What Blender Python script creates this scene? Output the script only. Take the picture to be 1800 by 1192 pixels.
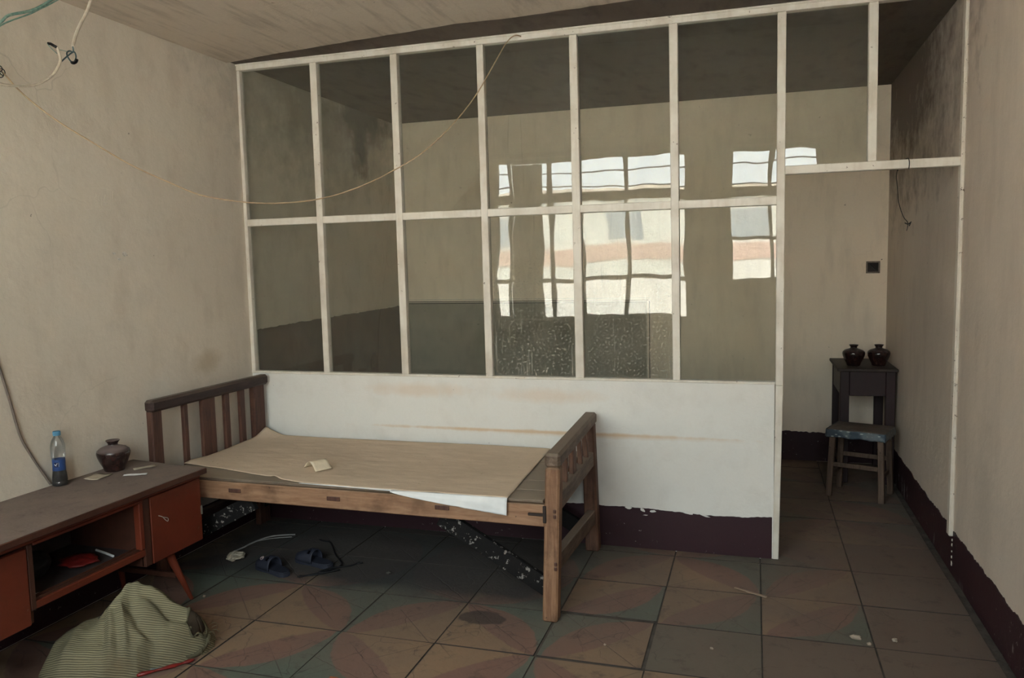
import bpy, bmesh, math, random
from mathutils import Vector, Matrix, noise
random.seed(7)
C = bpy.context.scene.collection
sc = bpy.context.scene
for o in list(bpy.data.objects): bpy.data.objects.remove(o)

# ------------------------------------------------------------------ camera
cam = bpy.data.objects.new('camera', bpy.data.cameras.new('camera')); C.objects.link(cam)
a, b, c = -2.98708818e-01, -9.29760669e-02, -2.16603709e-02
fw = Vector((math.sin(a)*math.cos(b), math.cos(a)*math.cos(b), math.sin(b)))
rt = Vector((math.cos(a), -math.sin(a), 0)); up = rt.cross(fw)
r2 = rt*math.cos(c)+up*math.sin(c); u2 = -rt*math.sin(c)+up*math.cos(c)
m = Matrix((r2, u2, -fw)).transposed().to_4x4(); m.translation = Vector((3.21609, -4.51330, 1.66560))
cam.matrix_world = m
cam.data.sensor_width = 36; cam.data.lens = 1388.51/1800*36; cam.data.clip_start = .02
sc.camera = cam
# ------------------------------------------------------------------ world, daylight, exposure
SKY = 15.0
w = bpy.data.worlds.new('sky'); sc.world = w; w.use_nodes = True
nt = w.node_tree; nt.nodes.clear()
out = nt.nodes.new('ShaderNodeOutputWorld'); bg = nt.nodes.new('ShaderNodeBackground')
tc = nt.nodes.new('ShaderNodeTexCoord'); sx = nt.nodes.new('ShaderNodeSeparateXYZ'); rp = nt.nodes.new('ShaderNodeValToRGB')
nt.links.new(tc.outputs['Generated'], sx.inputs[0])
mr = nt.nodes.new('ShaderNodeMapRange'); mr.inputs[1].default_value = -1; mr.inputs[2].default_value = 1
nt.links.new(sx.outputs[2], mr.inputs[0]); nt.links.new(mr.outputs[0], rp.inputs[0])
e = rp.color_ramp.elements
e[0].position = .44; e[0].color = (.72, .70, .67, 1); e[1].position = .52; e[1].color = (.93, .97, 1.0, 1)
nt.links.new(rp.outputs[0], bg.inputs[0]); bg.inputs[1].default_value = SKY
nt.links.new(bg.outputs[0], out.inputs[0])
sun = bpy.data.objects.new('hazy_sun', bpy.data.lights.new('hazy_sun', 'SUN')); C.objects.link(sun)
sun.data.energy = 34; sun.data.angle = math.radians(12); sun.data.color = (1, .95, .88); sun.rotation_euler = (math.radians(-42), 0, math.radians(15))   # comes from behind the house: lights only what the windows look onto
def portal(x0, x1, z0, z1):
    l = bpy.data.lights.new('window_daylight', 'AREA'); l.shape = 'RECTANGLE'; l.size = x1-x0; l.size_y = z1-z0
    l.cycles.is_portal = True
    o = bpy.data.objects.new('window_daylight', l); C.objects.link(o)
    o.location = ((x0+x1)/2, -4.86, (z0+z1)/2); o.rotation_euler = (math.pi/2, 0, 0)   # faces +Y (into the room)
    return o
portal(.12, 2.5, 1.0, 2.93); portal(2.93, 3.9, 1.43, 2.93)
vs = sc.view_settings; vs.view_transform = 'Standard'; vs.look = 'None'; vs.gamma = 1; vs.use_curve_mapping = False
vs.exposure = 0.4
cy = sc.cycles; cy.use_denoising = True; cy.max_bounces = 12; cy.diffuse_bounces = 9; cy.glossy_bounces = 5
cy.transmission_bounces = 8; cy.transparent_max_bounces = 16; cy.sample_clamp_indirect = 20; cy.caustics_reflective = False; cy.caustics_refractive = False

# ------------------------------------------------------------------ material helpers
class N:
    def __init__(s, name):
        s.m = bpy.data.materials.new(name); s.m.use_nodes = True; s.t = s.m.node_tree; s.t.nodes.clear()
        s.out = s.t.nodes.new('ShaderNodeOutputMaterial')
        s.tc = s.t.nodes.new('ShaderNodeTexCoord'); s.geo = s.t.nodes.new('ShaderNodeNewGeometry')
    def n(s, typ, **kw):
        x = s.t.nodes.new(typ)
        for k, v in kw.items(): setattr(x, k, v)
        return x
    def L(s, a, b): s.t.links.new(a, b)
    def put(s, sock, v):
        if hasattr(v, 'is_output'): s.L(v, sock)
        elif isinstance(v, (tuple, list)) and len(v) == 3 and sock.type == 'RGBA': sock.default_value = (*v, 1)
        else: sock.default_value = v
    def math(s, op, a, b=0, c=0):
        x = s.n('ShaderNodeMath', operation=op)
        for i, v in enumerate((a, b, c)): s.put(x.inputs[i], v)
        return x.outputs[0]
    def pos(s, world=True, scale=(1, 1, 1), off=(0, 0, 0)):
        src = s.geo.outputs['Position'] if world else s.tc.outputs['Object']
        mp = s.n('ShaderNodeMapping'); s.L(src, mp.inputs[0]); mp.inputs['Scale'].default_value = scale; mp.inputs['Location'].default_value = off
        return mp.outputs[0]
    def noise(s, p, scale, detail=3, rough=.5, dist=0, col=False):
        x = s.n('ShaderNodeTexNoise'); s.L(p, x.inputs['Vector']); x.inputs['Scale'].default_value = scale
        x.inputs['Detail'].default_value = detail; x.inputs['Roughness'].default_value = rough; x.inputs['Distortion'].default_value = dist
        return x.outputs['Color' if col else 'Fac']
    def step(s, v, lo, hi, a=0., b=1.):
        x = s.n('ShaderNodeMapRange'); s.put(x.inputs[0], v)
        x.inputs[1].default_value = lo; x.inputs[2].default_value = hi; x.inputs[3].default_value = a; x.inputs[4].default_value = b
        return x.outputs[0]
    def mix(s, f, a, b, mode='MIX'):
        x = s.n('ShaderNodeMix', data_type='RGBA', blend_type=mode)
        s.put(x.inputs[0], f); s.put(x.inputs[6], a); s.put(x.inputs[7], b)
        return x.outputs[2]
    def bump(s, h, strength=.3, dist=.01, nrm=None):
        x = s.n('ShaderNodeBump'); s.L(h, x.inputs['Height']); x.inputs['Strength'].default_value = strength; x.inputs['Distance'].default_value = dist
        if nrm: s.L(nrm, x.inputs['Normal'])
        return x.outputs[0]
    def bsdf(s, col, rough=.7, nrm=None, spec=.3, metal=0, **kw):
        x = s.n('ShaderNodeBsdfPrincipled'); s.put(x.inputs['Base Color'], col); s.put(x.inputs['Roughness'], rough)
        x.inputs['Specular IOR Level'].default_value = spec; x.inputs['Metallic'].default_value = metal
        for k, v in kw.items(): s.put(x.inputs[k], v)
        if nrm: s.L(nrm, x.inputs['Normal'])
        s.L(x.outputs[0], s.out.inputs[0]); return x
    def cracks(s, p, scale, width, mask_lo, mask_hi, mscale=.8):
        d = s.noise(p, 3.0, 3, .6, 0, True)
        q = s.n('ShaderNodeMix', data_type='VECTOR'); q.inputs[0].default_value = .22; s.L(p, q.inputs[4]); s.L(d, q.inputs[5])
        v = s.n('ShaderNodeTexVoronoi', feature='DISTANCE_TO_EDGE'); s.L(q.outputs[1], v.inputs['Vector']); v.inputs['Scale'].default_value = scale
        ln = s.step(v.outputs['Distance'], 0, width, 1, 0)
        mk = s.step(s.noise(p, mscale, 2), mask_lo, mask_hi)
        return s.math('MULTIPLY', ln, mk)
    def specks(s, p, scale, lo, hi):
        return s.step(s.noise(p, scale, 2, .6), lo, hi)

def plaster(name, col, dark, warm, streak=(.4, .4, .4), crack=.35, amount=.5, base2=None, stains=(), soot=None, dadofree=True):
    s = N(name); p = s.pos()
    big = s.noise(p, 1.1, 4, .55); c1 = s.mix(s.step(big, .35, .7), col, warm)
    st = s.noise(s.pos(scale=streak), 6, 4, .6); c1 = s.mix(s.step(st, .5, .8, 0, amount), c1, dark)
    fine = s.noise(p, 60, 3, .7); c1 = s.mix(s.step(fine, .3, .75, 0, .12), c1, dark)
    if crack: c1 = s.mix(s.math('MULTIPLY', s.cracks(p, 1.9, .006, .52, .62), crack), c1, tuple(x*.45 for x in col))
    sp = s.specks(p, 28, .76, .79); c1 = s.mix(s.math('MULTIPLY', sp, .6), c1, (.08, .06, .05))
    for (cx, cz, rx, rz, colr, k, ax) in stains:    # stains with a shape of their own, (u, z) on the wall
        q = s.n('ShaderNodeSeparateXYZ'); s.L(p, q.inputs[0]); u = q.outputs[0 if ax == 'x' else 1]
        du = s.math('DIVIDE', s.math('SUBTRACT', u, cx), rx); dz = s.math('DIVIDE', s.math('SUBTRACT', q.outputs[2], cz), rz)
        d = s.math('SQRT', s.math('ADD', s.math('MULTIPLY', du, du), s.math('MULTIPLY', dz, dz)))
        d = s.math('ADD', d, s.math('MULTIPLY', s.math('SUBTRACT', s.noise(p, 7, 4, .65), .5), 1.5))
        c1 = s.mix(s.math('MULTIPLY', s.step(d, .35, 1.1, 1, 0), k), c1, colr)
    h = s.math('ADD', s.noise(p, 9, 4, .6), s.math('MULTIPLY', fine, .15))
    s.bsdf(c1, .85, s.bump(h, .35, .012), spec=.15); return s.m

def paintwork(name, col, chip=(.10, .06, .04), amt=.66, rough=.45, grime=(.42, .34, .25), spec=.4):
    s = N(name); p = s.pos()
    c1 = s.mix(s.step(s.noise(p, 5, 4, .6), .45, .75, 0, .55), col, grime)
    c1 = s.mix(s.step(s.noise(s.pos(scale=(1, 1, .15)), 40, 3), .5, .8, 0, .3), c1, grime)
    k = s.step(s.noise(p, 34, 4, .7), amt, amt+.02)
    kk = s.math('MULTIPLY', k, s.step(s.noise(p, 2.3, 2), .42, .5))
    if 'maroon' in name:    # plaster scraped bare near the floor
        zz = s.n('ShaderNodeSeparateXYZ'); s.L(p, zz.inputs[0])
        sc2 = s.math('MULTIPLY', s.step(s.noise(s.pos(scale=(1, 1, .3)), 26, 4, .65), .58, .63), s.math('MULTIPLY', s.step(zz.outputs[2], .10, .16, 1, 0), s.step(s.noise(p, 1.7, 2), .50, .58)))
        kk = s.math('MAXIMUM', kk, s.math('MULTIPLY', s.math('MULTIPLY', sc2, .8), s.step(s.math('MAXIMUM', zz.outputs[0], 0), 3.5, 3.9)))
    c1 = s.mix(kk, c1, chip)
    s.bsdf(c1, rough, s.bump(s.noise(p, 30, 3), .25, .004), spec=spec); return s.m

def wood(name, col, dark, axis='x', rough=.6, dust=.0, dustcol=(.32, .26, .21), blot=.5, world=False, spec=.25):
    s = N(name)
    sc_ = {'x': (1, 9, 9), 'y': (9, 1, 9), 'z': (9, 9, 1)}[axis]
    g = s.noise(s.pos(world, sc_), 5, 5, .65, .6); p = s.pos(world)
    oi = s.n('ShaderNodeObjectInfo')
    c1 = s.mix(s.step(g, .35, .7), dark, col)
    c1 = s.mix(s.step(s.noise(p, 7, 4, .65), .5, .72, 0, blot), c1, tuple(x*.35 for x in dark))
    sp = s.specks(p, 45, .72, .75); c1 = s.mix(s.math('MULTIPLY', sp, .7), c1, (.03, .02, .015))
    if dust:
        nz = s.n('ShaderNodeSeparateXYZ'); s.L(s.geo.outputs['Normal'], nz.inputs[0])
        f = s.math('MULTIPLY', s.step(nz.outputs[2], .4, .9), s.step(s.noise(p, 6, 4), .2, .5, dust*.75, dust))
        c1 = s.mix(f, c1, dustcol)
    s.bsdf(c1, rough, s.bump(g, .3, .004), spec=spec); return s.m

def simple(name, col, rough=.6, dark=None, scale=20, amt=.5, bumps=.2, bd=.003, spec=.3, metal=0, lo=.4, hi=.7, **kw):
    s = N(name); p = s.pos(False)
    c1 = s.mix(s.step(s.noise(p, scale, 4, .6), lo, hi, 0, amt), col, dark or tuple(x*.6 for x in col))
    s.bsdf(c1, rough, s.bump(s.noise(p, scale*2, 3), bumps, bd), spec=spec, metal=metal, **kw); return s.m

# ------------------------------------------------------------------ mesh helpers
class MB:
    def __init__(s): s.bm = bmesh.new()
    def box(s, lo, hi, bev=0, seg=1):
        lo, hi = Vector(lo), Vector(hi)
        r = bmesh.ops.create_cube(s.bm, size=1, matrix=Matrix.Translation((lo+hi)/2) @ Matrix.Diagonal((*(hi-lo), 1)))
        if bev: s.bev(r['verts'], bev, seg)
        return s
    def bev(s, verts, w_, seg=1):
        es = {e for v in verts for e in v.link_edges}
        bmesh.ops.bevel(s.bm, geom=list(es), offset=w_, segments=seg, affect='EDGES', profile=.5)
    def hexa(s, pts, bev=0):   # 8 points: bottom 4 ccw, top 4 ccw
        v = [s.bm.verts.new(p) for p in pts]
        for f in ((3, 2, 1, 0), (4, 5, 6, 7), (0, 1, 5, 4), (1, 2, 6, 5), (2, 3, 7, 6), (3, 0, 4, 7)): s.bm.faces.new([v[i] for i in f])
        if bev: s.bev(v, bev)
        return s
    def beam(s, p0, p1, wd, ht, upv=(0, 0, 1), bev=.004, w1=None, h1=None):
        p0, p1 = Vector(p0), Vector(p1); d = (p1-p0).normalized(); sd = d.cross(Vector(upv)).normalized(); u_ = sd.cross(d)
        w1 = w1 or wd; h1 = h1 or ht; P = []
        for p, a_, b_ in ((p0, wd, ht), (p1, w1, h1)):
            P += [p-sd*a_/2-u_*b_/2, p+sd*a_/2-u_*b_/2, p+sd*a_/2+u_*b_/2, p-sd*a_/2+u_*b_/2]
        return s.hexa(P, bev)
    def prism(s, poly, z0, z1, bev=0):
        v0 = [s.bm.verts.new((x, y, z0)) for x, y in poly]; v1 = [s.bm.verts.new((x, y, z1)) for x, y in poly]; n_ = len(poly)
        s.bm.faces.new(v0[::-1]); top = s.bm.faces.new(v1)
        for i in range(n_): s.bm.faces.new((v0[i], v0[(i+1) % n_], v1[(i+1) % n_], v1[i]))
        if bev: bmesh.ops.bevel(s.bm, geom=list(top.edges), offset=bev, segments=2, affect='EDGES')
        return s
    def lathe(s, prof, cx=0, cy_=0, seg=32):
        rings = []
        for r, z in prof:
            rings.append([s.bm.verts.new((cx+r*math.cos(t*2*math.pi/seg), cy_+r*math.sin(t*2*math.pi/seg), z)) for t in range(seg)] if r > 1e-5 else [s.bm.verts.new((cx, cy_, z))])
        for A, B in zip(rings, rings[1:]):
            for t in range(seg):
                u = (t+1) % seg
                if len(A) == 1 and len(B) > 1: s.bm.faces.new((A[0], B[u], B[t]))
                elif len(B) == 1 and len(A) > 1: s.bm.faces.new((A[t], A[u], B[0]))
                elif len(A) > 1: s.bm.faces.new((A[t], A[u], B[u], B[t]))
        return s
    def tube(s, pts, r, seg=8, sub=4, flat=1.0, cap=True):
        P = [Vector(p) for p in pts]; Q = []
        n_ = len(P)
        for i in range(n_-1):
            p0, p1, p2, p3 = P[max(i-1, 0)], P[i], P[i+1], P[min(i+2, n_-1)]
            for k in range(sub):
                t = k/sub; Q.append(.5*((2*p1)+(p2-p0)*t+(2*p0-5*p1+4*p2-p3)*t*t+(3*p1-p0-3*p2+p3)*t**3))
        Q.append(P[-1]); rings = []; sd = None
        for i, q in enumerate(Q):
            d = (Q[min(i+1, len(Q)-1)]-Q[max(i-1, 0)]).normalized()
            if sd is None: sd = d.cross(Vector((0, 0, 1))); sd = sd.normalized() if sd.length > .1 else d.cross(Vector((1, 0, 0))).normalized()
            sd = (sd-d*sd.dot(d)).normalized(); u_ = d.cross(sd); rr = r(i/(len(Q)-1)) if callable(r) else r
            rings.append([s.bm.verts.new(q+sd*math.cos(t*2*math.pi/seg)*rr*flat+u_*math.sin(t*2*math.pi/seg)*rr) for t in range(seg)])
        for A, B in zip(rings, rings[1:]):
            for t in range(seg): s.bm.faces.new((A[t], A[(t+1) % seg], B[(t+1) % seg], B[t]))
        if cap: s.bm.faces.new(rings[0][::-1]); s.bm.faces.new(rings[-1])
        return s
    def grid(s, fn, nu, nv, thick=0):
        v = [[s.bm.verts.new(fn(i/nu, j/nv)) for j in range(nv+1)] for i in range(nu+1)]
        fs = [s.bm.faces.new((v[i][j], v[i+1][j], v[i+1][j+1], v[i][j+1])) for i in range(nu) for j in range(nv)]
        if thick:
            bmesh.ops.recalc_face_normals(s.bm, faces=fs)
            bmesh.ops.solidify(s.bm, geom=fs, thickness=thick)
        return s
def obj(name, mb, mat, parent=None, smooth=False, origin=None, rot=0):
    bm = mb.bm; bmesh.ops.recalc_face_normals(bm, faces=bm.faces)
    vs_ = [v.co.copy() for v in bm.verts]
    if origin is None:
        lo = Vector([min(v[i] for v in vs_) for i in range(3)]); hi = Vector([max(v[i] for v in vs_) for i in range(3)])
        origin = Vector(((lo.x+hi.x)/2, (lo.y+hi.y)/2, lo.z))
    origin = Vector(origin)
    for v in bm.verts: v.co -= origin
    me = bpy.data.meshes.new(name); bm.to_mesh(me); bm.free(); me.materials.append(mat)
    if smooth:
        for p in me.polygons: p.use_smooth = True
        if smooth != 'all':
            me.set_sharp_from_angle(angle=math.radians(40))
    o = bpy.data.objects.new(name, me); C.objects.link(o)
    if parent is not None:
        o.parent = parent; origin = origin - wloc(parent)
    o.location = origin
    if rot: o.rotation_euler.z = rot
    return o
def wloc(o):
    l = Vector(o.location)
    return l + wloc(o.parent) if o.parent else l
def empty(name, loc=(0, 0, 0)):
    o = bpy.data.objects.new(name, None); C.objects.link(o); o.location = loc; o.empty_display_size = .05; return o
def tag(o, label, cat, group=None):
    o['label'] = label; o['category'] = cat
    if group: o['group'] = group
    return o
def struct(o): o['kind'] = 'structure'; return o
def copy_tree(o, parent=None):
    c_ = o.copy(); C.objects.link(c_); c_.parent = parent
    for ch in [x for x in bpy.data.objects if x.parent == o]: copy_tree(ch, c_)
    return c_

# ------------------------------------------------------------------ materials
XR, H, D, YF = 4.22, 2.985, 2.35, -4.70
M_left = plaster('plaster_left', (.70, .625, .53), (.44, .37, .30), (.66, .595, .51), streak=(1, 1, .5), amount=.4,
                 stains=[(-.45, 1.12, .14, .09, (.40, .31, .20), .5, 'y'), (-.85, 1.0, .16, .13, (.68, .64, .57), .5, 'y'),
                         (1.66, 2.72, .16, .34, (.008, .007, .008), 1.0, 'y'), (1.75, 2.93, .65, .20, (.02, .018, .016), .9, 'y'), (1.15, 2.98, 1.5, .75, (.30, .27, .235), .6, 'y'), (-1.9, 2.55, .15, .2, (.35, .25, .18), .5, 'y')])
M_right = plaster('plaster_right', (.67, .575, .485), (.42, .35, .30), (.60, .515, .435), streak=(1.1, 1.1, .30), amount=.4, crack=.1,
                 stains=[(1.75, 2.95, 1.9, .95, (.13, .095, .08), .85, 'y'), (-.55, .55, .2, .5, (.40, .35, .30), .35, 'y')])
M_back = plaster('plaster_back', (.84, .73, .61), (.56, .47, .39), (.80, .68, .55), streak=(1.5, 1.5, .35), amount=.5, crack=.1)
M_part = plaster('plaster_partition', (.74, .725, .69), (.54, .50, .45), (.70, .685, .65), streak=(1, 1, 1), amount=.35, crack=.05,
                 stains=[(2.0, .665, 1.15, .012, (.60, .43, .27), .8, 'x'), (1.2, .90, .35, .05, (.66, .52, .40), .5, 'x'), (2.05, .885, .35, .05, (.66, .53, .42), .5, 'x'), (2.35, .66, .9, .02, (.62, .46, .32), .45, 'x')])
M_ceil = plaster('plaster_ceiling', (.68, .59, .49), (.30, .24, .19), (.62, .53, .44), streak=(2.5, .35, 1), amount=.75, crack=0)
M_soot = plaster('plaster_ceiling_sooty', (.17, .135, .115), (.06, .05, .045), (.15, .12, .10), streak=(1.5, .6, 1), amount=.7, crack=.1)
M_frame = paintwork('white_frame_paint', (.68, .635, .565), amt=.67)
M_jamb = paintwork('white_jamb_paint', (.70, .64, .56), amt=.63)
M_maroon = paintwork('maroon_paint', (.036, .013, .018), chip=(.30, .27, .26), amt=.66, rough=.5, grime=(.035, .018, .02), spec=.3)
M_brown = paintwork('brown_dado_paint', (.15, .105, .075), chip=(.05, .04, .035), amt=.68, rough=.6, grime=(.08, .055, .045), spec=.2)
M_olive = paintwork('olive_dado_paint', (.29, .265, .215), chip=(.10, .09, .07), amt=.70, rough=.6, grime=(.20, .175, .14), spec=.2)
M_line = simple('dado_line_paint', (.06, .055, .045), .6)
M_paleline = simple('pale_line_paint', (.62, .58, .50), .6)
M_mortar = simple('floor_mortar', (.085, .072, .062), .95, (.03, .025, .022), 14, .7, .6, .01)

def tile_mat(name='painted_cement_tile', plain=None):
    s = N(name); P = s.pos(False); W_ = s.pos()
    q = s.n('ShaderNodeSeparateXYZ'); s.L(P, q.inputs[0])
    wob = s.math('MULTIPLY', s.math('SUBTRACT', s.noise(P, 14, 3), .5), .02)
    X = s.math('ADD', s.math('ADD', q.outputs[0], .2317), wob); Y = s.math('ADD', s.math('ADD', q.outputs[1], .2187), wob)
    X = s.math('DIVIDE', s.math('MAXIMUM', X, .001), .4635); Y = s.math('DIVIDE', s.math('MAXIMUM', Y, .001), .4375)
    r = s.math('SQRT', s.math('ADD', s.math('MULTIPLY', X, X), s.math('MULTIPLY', Y, Y)))
    ast = s.math('ADD', s.math('POWER', X, .76), s.math('POWER', Y, .76))
    tan, pink, teal = (.25, .165, .105), (.20, .112, .088), (.098, .122, .100)
    c1 = s.mix(s.step(ast, .985, 1.01), tan, pink)
    c1 = s.mix(s.step(r, .975, .99), c1, teal)
    if plain: c1 = s.mix(s.noise(W_, 5, 4), plain, tuple(x*.8 for x in plain))
    # engraved setting-out lines
    d1 = s.math('ABSOLUTE', s.math('SUBTRACT', X, Y)); d2 = s.math('ABSOLUTE', s.math('SUBTRACT', s.math('ADD', X, Y), 1.0))
    d3 = s.math('ABSOLUTE', s.math('SUBTRACT', s.math('ADD', s.math('MULTIPLY', X, .45), Y), 1.0))
    ln = s.step(s.math('MINIMUM', s.math('MINIMUM', d1, d2), d3), .004, .011, 1, 0)
    ln = s.math('MULTIPLY', ln, s.step(s.noise(W_, 3.1, 3), .42, .55)) if not plain else s.math('MULTIPLY', ln, 0)
    c1 = s.mix(s.math('MULTIPLY', ln, .55), c1, (.03, .024, .02))
    oi = s.n('ShaderNodeObjectInfo')
    c1 = s.mix(s.math('MULTIPLY', oi.outputs['Random'], .35), c1, (.12, .095, .075))
    cr = s.cracks(W_, 5.5, .012, .45, .6, 1.5); c1 = s.mix(s.math('MULTIPLY', cr, .6), c1, (.035, .028, .024))
    # dust and old dirt lying over everything: thicker away from the trodden middle
    g = s.n('ShaderNodeSeparateXYZ'); s.L(W_, g.inputs[0])
    dirt = s.noise(W_, 1.6, 5, .62)
    far = s.math('ADD', s.math('MULTIPLY', g.outputs[1], .55), s.math('MULTIPLY', g.outputs[0], .22))   # rises towards the far right
    f = s.step(s.math('ADD', dirt, s.math('MULTIPLY', s.step(far, -.7, .9), .34)), .50, .95, .05, .90)
    c1 = s.mix(f, c1, (.15, .115, .095))
    blot = s.step(s.noise(W_, 9, 5, .7), .56, .70, 0, .55); c1 = s.mix(blot, c1, (.06, .048, .042))
    ux = s.math('ABSOLUTE', s.math('DIVIDE', s.math('SUBTRACT', g.outputs[0], 1.15), 1.15)); uy = s.math('ABSOLUTE', s.math('DIVIDE', s.math('SUBTRACT', g.outputs[1], -.42), .52))   # shade under the bed, painted into the tile colour as dark grey
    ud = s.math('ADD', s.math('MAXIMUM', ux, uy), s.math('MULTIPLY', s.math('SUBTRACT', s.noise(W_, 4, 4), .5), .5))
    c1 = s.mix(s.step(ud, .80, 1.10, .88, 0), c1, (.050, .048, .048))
    # worn patch of old adhesive
    dx = s.math('DIVIDE', s.math('SUBTRACT', g.outputs[0], 1.99), .12); dy = s.math('DIVIDE', s.math('SUBTRACT', g.outputs[1], -1.11), .075)
    dd = s.math('ADD', s.math('SQRT', s.math('ADD', s.math('MULTIPLY', dx, dx), s.math('MULTIPLY', dy, dy))), s.math('MULTIPLY', s.math('SUBTRACT', s.noise(W_, 14, 3), .5), .8))
    c1 = s.mix(s.step(dd, .85, 1.0, .8, 0), c1, (.055, .045, .042))
    grit = s.specks(W_, 90, .74, .77); c1 = s.mix(s.math('MULTIPLY', grit, .5), c1, (.30, .26, .22))
    nz = s.n('ShaderNodeSeparateXYZ'); s.L(s.geo.outputs['True Normal'], nz.inputs[0]); c1 = s.mix(s.step(nz.outputs[2], .7, .95, 1, 0), c1, (.035, .028, .025))   # dirt packed against the tile sides
    h = s.math('SUBTRACT', s.noise(W_, 35, 5, .65), s.math('MULTIPLY', s.math('ADD', ln, cr), .6))
    s.bsdf(c1, s.step(dirt, .3, .7, .62, .85), s.bump(h, .35, .006), spec=.25); return s.m
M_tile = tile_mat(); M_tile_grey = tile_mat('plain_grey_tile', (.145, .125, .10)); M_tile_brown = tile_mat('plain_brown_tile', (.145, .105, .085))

def glass_mat(name, tint, dust=.05, wav=.0010, rough=.0, drips=False, ior=1.36):
    s = N(name); p = s.pos(); oi = s.n('ShaderNodeObjectInfo')
    wv = s.noise(s.pos(scale=(1, 1, .45)), 4.5, 1.5, .5)
    nb = s.bump(wv, 1.0, wav)
    gl = s.n('ShaderNodeBsdfGlossy'); gl.inputs['Roughness'].default_value = rough; s.L(nb, gl.inputs['Normal']); gl.inputs[0].default_value = (1, 1, 1, 1)
    tr = s.n('ShaderNodeBsdfTransparent'); tr.inputs[0].default_value = (*tint, 1)
    fr = s.n('ShaderNodeFresnel'); fr.inputs[0].default_value = ior
    mx = s.n('ShaderNodeMixShader'); s.L(fr.outputs[0], mx.inputs[0]); s.L(tr.outputs[0], mx.inputs[1]); s.L(gl.outputs[0], mx.inputs[2])
    df = s.n('ShaderNodeBsdfDiffuse'); df.inputs[0].default_value = (.62, .58, .50, 1)
    grime = s.step(s.noise(p, 3.5, 5, .65), .35, .75, dust*.4, dust*1.3)
    if drips:
        g = s.n('ShaderNodeSeparateXYZ'); s.L(p, g.inputs[0])
        low = s.step(g.outputs[2], 1.0, 1.9, 1, 0)
        sp = s.math('MULTIPLY', s.specks(p, 75, .58, .66), low)
        dr = s.math('MULTIPLY', s.step(s.noise(s.pos(scale=(1, 1, .06)), 38, 3, .6), .62, .68), s.step(g.outputs[2], 1.2, 2.0, .8, .25))
        grime = s.math('MINIMUM', s.math('ADD', grime, s.math('MULTIPLY', s.math('ADD', sp, dr), .22)), .5)
    else:
        grime = s.math('ADD', grime, s.math('MULTIPLY', s.specks(p, 60, .72, .75), .12))
    m2 = s.n('ShaderNodeMixShader'); s.L(grime, m2.inputs[0]); s.L(mx.outputs[0], m2.inputs[1]); s.L(df.outputs[0], m2.inputs[2])
    s.L(m2.outputs[0], s.out.inputs[0]); return s.m
M_pane = glass_mat('dusty_pane_glass', (.94, .95, .92), .045)
M_panewet = glass_mat('streaked_pane_glass', (.94, .95, .92), .07, drips=True)
M_clear = glass_mat('window_pane_glass', (.95, .97, .96), .02, .0001)

# ------------------------------------------------------------------ setting: floor and its tiles
fl = struct(obj('floor', MB().box((-.2, YF-.25, -.14), (XR+.2, D+.2, -.0045)), M_mortar, origin=(0, 0, -.14)))
PX, PY, X0, Y0 = .4635, .4375, .94, -1.40
cache = {}
for i in range(-3, 9):
    for j in range(-9, 10):
        x0, y0 = X0+i*PX, Y0+j*PY
        ax, bx, ay, by = max(x0, .0), min(x0+PX, XR), max(y0, YF), min(y0+PY, D)
        if bx-ax < .05 or by-ay < .05: continue
        full = (bx-ax > PX-.001 and by-ay > PY-.001)
        g = .0025
        ce = (x0+PX/2, y0+PY/2)
        left, bottom = (i % 2 == 0), (j % 2 == 0)       # circle centres stand on even grid lines
        ang = {(True, True): 0, (False, True): math.pi/2, (False, False): math.pi, (True, False): -math.pi/2}[(left, bottom)]
        if random.random() < .07: ang += math.pi/2      # a few old tiles were laid the wrong way round
        if j < -3 or (j == -2 and i >= 4): ang = ang+math.pi if random.random() < .3 else ang
        ex = [g+random.random()*.002 for _ in range(4)]
        if (i, j) in ((3, 0),): ex[2] = .012
        if (i, j) == (3, 0): ex[1] = .014
        if (i, j) == (3, 1): ex[0] = .003
        if (i, j) == (2, 0): ex[1] = .010
        if j == 1 and i == 3: ex[2] = .026
        if j == 3: ex[2] = .045 if False else ex[2]
        key_ = None
        mb = MB(); P_ = [(ax+ex[0], ay+ex[2]), (bx-ex[1], ay+ex[2]), (bx-ex[1], by-ex[3]), (ax+ex[0], by-ex[3])]
        if abs(ang) % math.pi > .1:   # pattern is drawn in tile space: turn the outline back so the turned tile fills its bed
            pass
        ca_, sa_ = math.cos(-ang), math.sin(-ang)
        loc = [((px-ce[0])*ca_-(py-ce[1])*sa_, (px-ce[0])*sa_+(py-ce[1])*ca_) for px, py in P_]
        mb.prism(loc, -.014, 0, .0006)
        bm = mb.bm; bmesh.ops.recalc_face_normals(bm, faces=bm.faces)
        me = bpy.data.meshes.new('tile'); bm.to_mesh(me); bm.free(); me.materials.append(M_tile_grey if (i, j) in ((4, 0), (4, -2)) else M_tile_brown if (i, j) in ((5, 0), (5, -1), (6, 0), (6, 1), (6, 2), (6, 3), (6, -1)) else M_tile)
        t = bpy.data.objects.new('tile', me); C.objects.link(t); t.parent = fl
        t.location = (ce[0], ce[1], .14+random.uniform(-.0015, .0008)); t.rotation_euler = (random.uniform(-.002, .002), random.uniform(-.002, .002), ang)

# walls
struct(obj('wall_left', MB().box((-.15, YF-.25, -.1), (0, D+.15, H+.12)), M_left))
WL = bpy.data.objects['wall_left']
struct(obj('wall_right', MB().box((XR, YF-.25, -.1), (XR+.15, D+.15, H+.12)), M_right))
WB = struct(obj('wall_back', MB().box((0, D, -.1), (XR, D+.15, H+.12)), M_back))
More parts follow.
